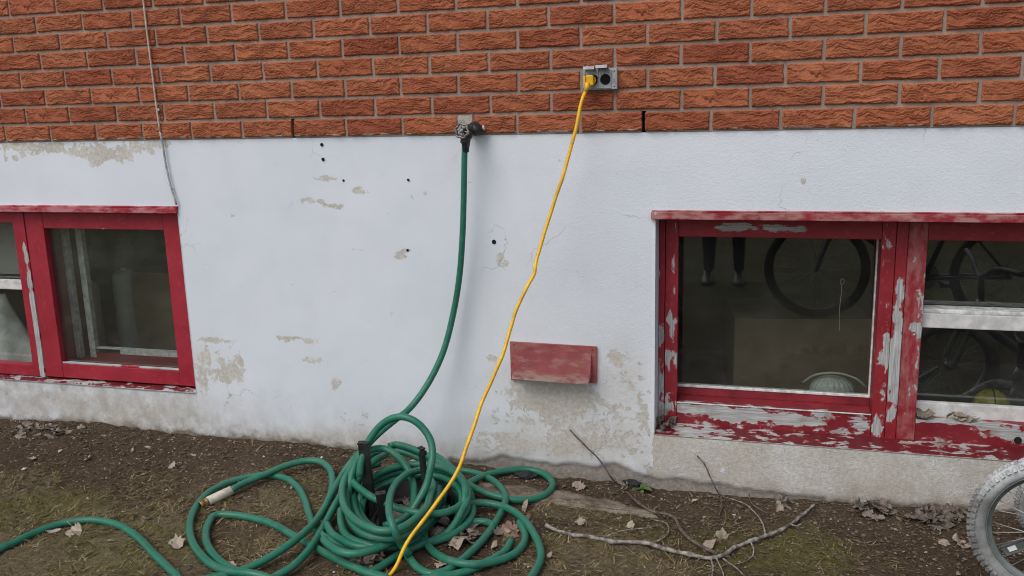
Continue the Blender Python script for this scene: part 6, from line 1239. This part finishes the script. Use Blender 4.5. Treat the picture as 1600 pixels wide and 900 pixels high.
# ------------------------------------------------------------------ the photographer, seen mirrored in the right window
def skinned(name, verts, edges, radii, root, mat, parent, sub=2):
    me = bpy.data.meshes.new(name); me.from_pydata([tuple(v) for v in verts], edges, []); me.update()
    o = link(name, me, mat, parent)
    m = o.modifiers.new('skin', 'SKIN'); m.use_smooth_shade = True; m.branch_smoothing = .6
    if not me.skin_vertices: me.skin_vertices.new()
    for i, r_ in enumerate(radii):
        sv = me.skin_vertices[0].data[i]; sv.radius = r_ if isinstance(r_, tuple) else (r_, r_); sv.use_root = (i == root)
    s = o.modifiers.new('sub', 'SUBSURF'); s.levels = sub; s.render_levels = sub
    dg = bpy.context.evaluated_depsgraph_get(); m2 = bpy.data.meshes.new_from_object(o.evaluated_get(dg)); o.modifiers.clear(); o.data = m2
    if not m2.materials: m2.materials.append(mat)
    m2.polygons.foreach_set('use_smooth', [True] * len(m2.polygons))
    return o
def build_person():
    p = empty('person', (2.12, -3.16, GRD)); tag(p, 'person in dark trousers taking the photo, seen only as legs mirrored in the right window', 'person')
    # pelvis, spine, neck, head / legs / arms to the phone held in front of the chest
    V = [(0, 0, .92), (0, -.01, 1.08), (0, -.02, 1.24), (0, -.015, 1.38), (0, .0, 1.47), (0, .015, 1.55), (0, .03, 1.63), (0, .025, 1.71)]
    Rr = [(.155, .115), (.145, .10), (.165, .11), (.13, .09), (.055, .055), (.066, .085), (.078, .098), (.06, .075)]
    E_ = [(0, 1), (1, 2), (2, 3), (3, 4), (4, 5), (5, 6), (6, 7)]
    def add(v, r_, par):
        V.append(v); Rr.append(r_); E_.append((par, len(V) - 1)); return len(V) - 1
    shoes = []; hands = []
    for s in (-1, 1):
        k = add((s * .095, 0, .84), .092, 0); k = add((s * .10, .02, .66), .080, k); k = add((s * .10, .03, .49), .060, k); k = add((s * .10, .0, .33), .056, k); k = add((s * .105, -.015, .10), .042, k); k = add((s * .11, -.01, .06), .040, k)
        shoes.append((s * .11, 0))
        k = add((s * .175, -.015, 1.37), .058, 3); k = add((s * .22, .02, 1.24), .048, k); k = add((s * .235, .07, 1.10), .040, k); hx_ = .296 + s * .075
        k = add((.5 * s * .235 + .5 * hx_, .13, 1.20), .034, k); k = add((hx_, .165, 1.285), .026, k); hands.append((Vector((hx_, .165, 1.285)), s))
    body = skinned('body', V, E_, Rr, 0, M['jacket'], p)
    body.data.materials.append(M['denim']); body.data.materials.append(M['skin'])
    for f in body.data.polygons:
        c = f.center
        if c.z > 1.475 or (c.y > .158 and c.z > 1.2): f.material_index = 2
        elif c.z < .90: f.material_index = 1
    # face: nose, eyes, ears, mouth on the head
    bm = bmesh.new(); bm_tube(bm, [(0, .105, 1.66), (0, .125, 1.63), (0, .118, 1.612)], [.006, .012, .012], 8)
    for s in (-1, 1): bm_tube(bm, [(s * .076, .02, 1.655), (s * .085, .012, 1.63), (s * .074, .02, 1.60)], [.008, .012, .007], 8)
    from_bm('nose_and_ears', bm, M['skin'], p)
    for s in (-1, 1):
        bm = bmesh.new(); bmesh.ops.create_uvsphere(bm, u_segments=12, v_segments=8, radius=.011, matrix=Matrix.Translation((s * .031, .108, 1.655))); from_bm('eye', bm, M['white_paint'], p, True)
    bm = bmesh.new(); bm_tube(bm, [(-.024, .113, 1.583), (0, .119, 1.581), (.024, .113, 1.583)], [.003, .006, .003], 8); from_bm('mouth', bm, simple('lips', (.40, .16, .14), .5), p)
    bm = bmesh.new(); bmesh.ops.create_uvsphere(bm, u_segments=24, v_segments=14, radius=1, matrix=Matrix.Translation((0, .012, 1.685)) @ Matrix.Diagonal((.087, .105, .085, 1)))
    bmesh.ops.delete(bm, geom=[v for v in bm.verts if v.co.z < 1.66 + max(0, (v.co.y - .02)) * .6], context='VERTS')
    for v in bm.verts: v.co += Vector(mnoise.noise_vector(v.co * 30)) * .004
    from_bm('hair', bm, M['hair'], p, True)
    for x, y in shoes:
        bm = bmesh.new(); prof = [(-.07, .032, .05), (-.03, .038, .07), (.05, .042, .055), (.13, .048, .04), (.18, .036, .03), (.20, .015, .02)]; rg = []
        for yy, wv, hz in prof: rg.append([bm.verts.new((x + wv * math.cos(q), yy, max(0, hz * .5 + hz * .55 * math.sin(q)))) for q in np.linspace(0, 2 * math.pi, 12, endpoint=False)])
        for A, B in zip(rg, rg[1:]):
            for k in range(12): bm.faces.new((A[k], A[(k + 1) % 12], B[(k + 1) % 12], B[k])).smooth = True
        bm.faces.new(rg[0][::-1]); bm.faces.new(rg[-1]); bmesh.ops.recalc_face_normals(bm, faces=bm.faces[:]); from_bm('shoe', bm, M['black_plastic'], p)
    ph = Vector((.296, .187, 1.333))
    for w_, s in hands:      # palm, four fingers curled behind the phone, thumb along its near face
        pal = w_ + Vector((-s * .004, .006, .035)); V2 = [w_, pal, pal + Vector((-s * .004, .004, .035))]; R2 = [.024, (.016, .030), (.014, .030)]; E2 = [(0, 1), (1, 2)]
        skinned('hand', V2, E2, R2, 0, M['skin'], p, 1)
        for f in range(4):
            b0 = pal + Vector((s * .002, .012, -.012 + .019 * f)); Lg = (.8, 1, .95, .78)[3 - f]
            skinned('finger', [b0, b0 + Vector((-s * .022, .012, .003)) * Lg, b0 + Vector((-s * .045, .012, .005)) * Lg, b0 + Vector((-s * .062, .008, .006)) * Lg], [(0, 1), (1, 2), (2, 3)], [.009, .0088, .008, .0065], 0, M['skin'], p, 1)
        skinned('thumb', [pal + Vector((0, -.008, -.01)), pal + Vector((-s * .022, -.012, .012)), pal + Vector((-s * .042, -.010, .022))], [(0, 1), (1, 2)], [.011, .010, .008], 0, M['skin'], p, 1)
    t = empty('mobile_phone', (2.12 + ph.x, -3.16 + ph.y, GRD + ph.z)); bm = bmesh.new(); bm_box(bm, -.08, .08, -.004, .004, -.038, .038, .003); from_bm('case', bm, M['black_plastic'], t)
    bm = bmesh.new(); bm_box(bm, -.074, .074, -.0052, -.0042, -.034, .034); from_bm('screen', bm, M['dark'], t); tag(t, 'black phone held sideways in the hands of the photographer', 'phone')
build_person()
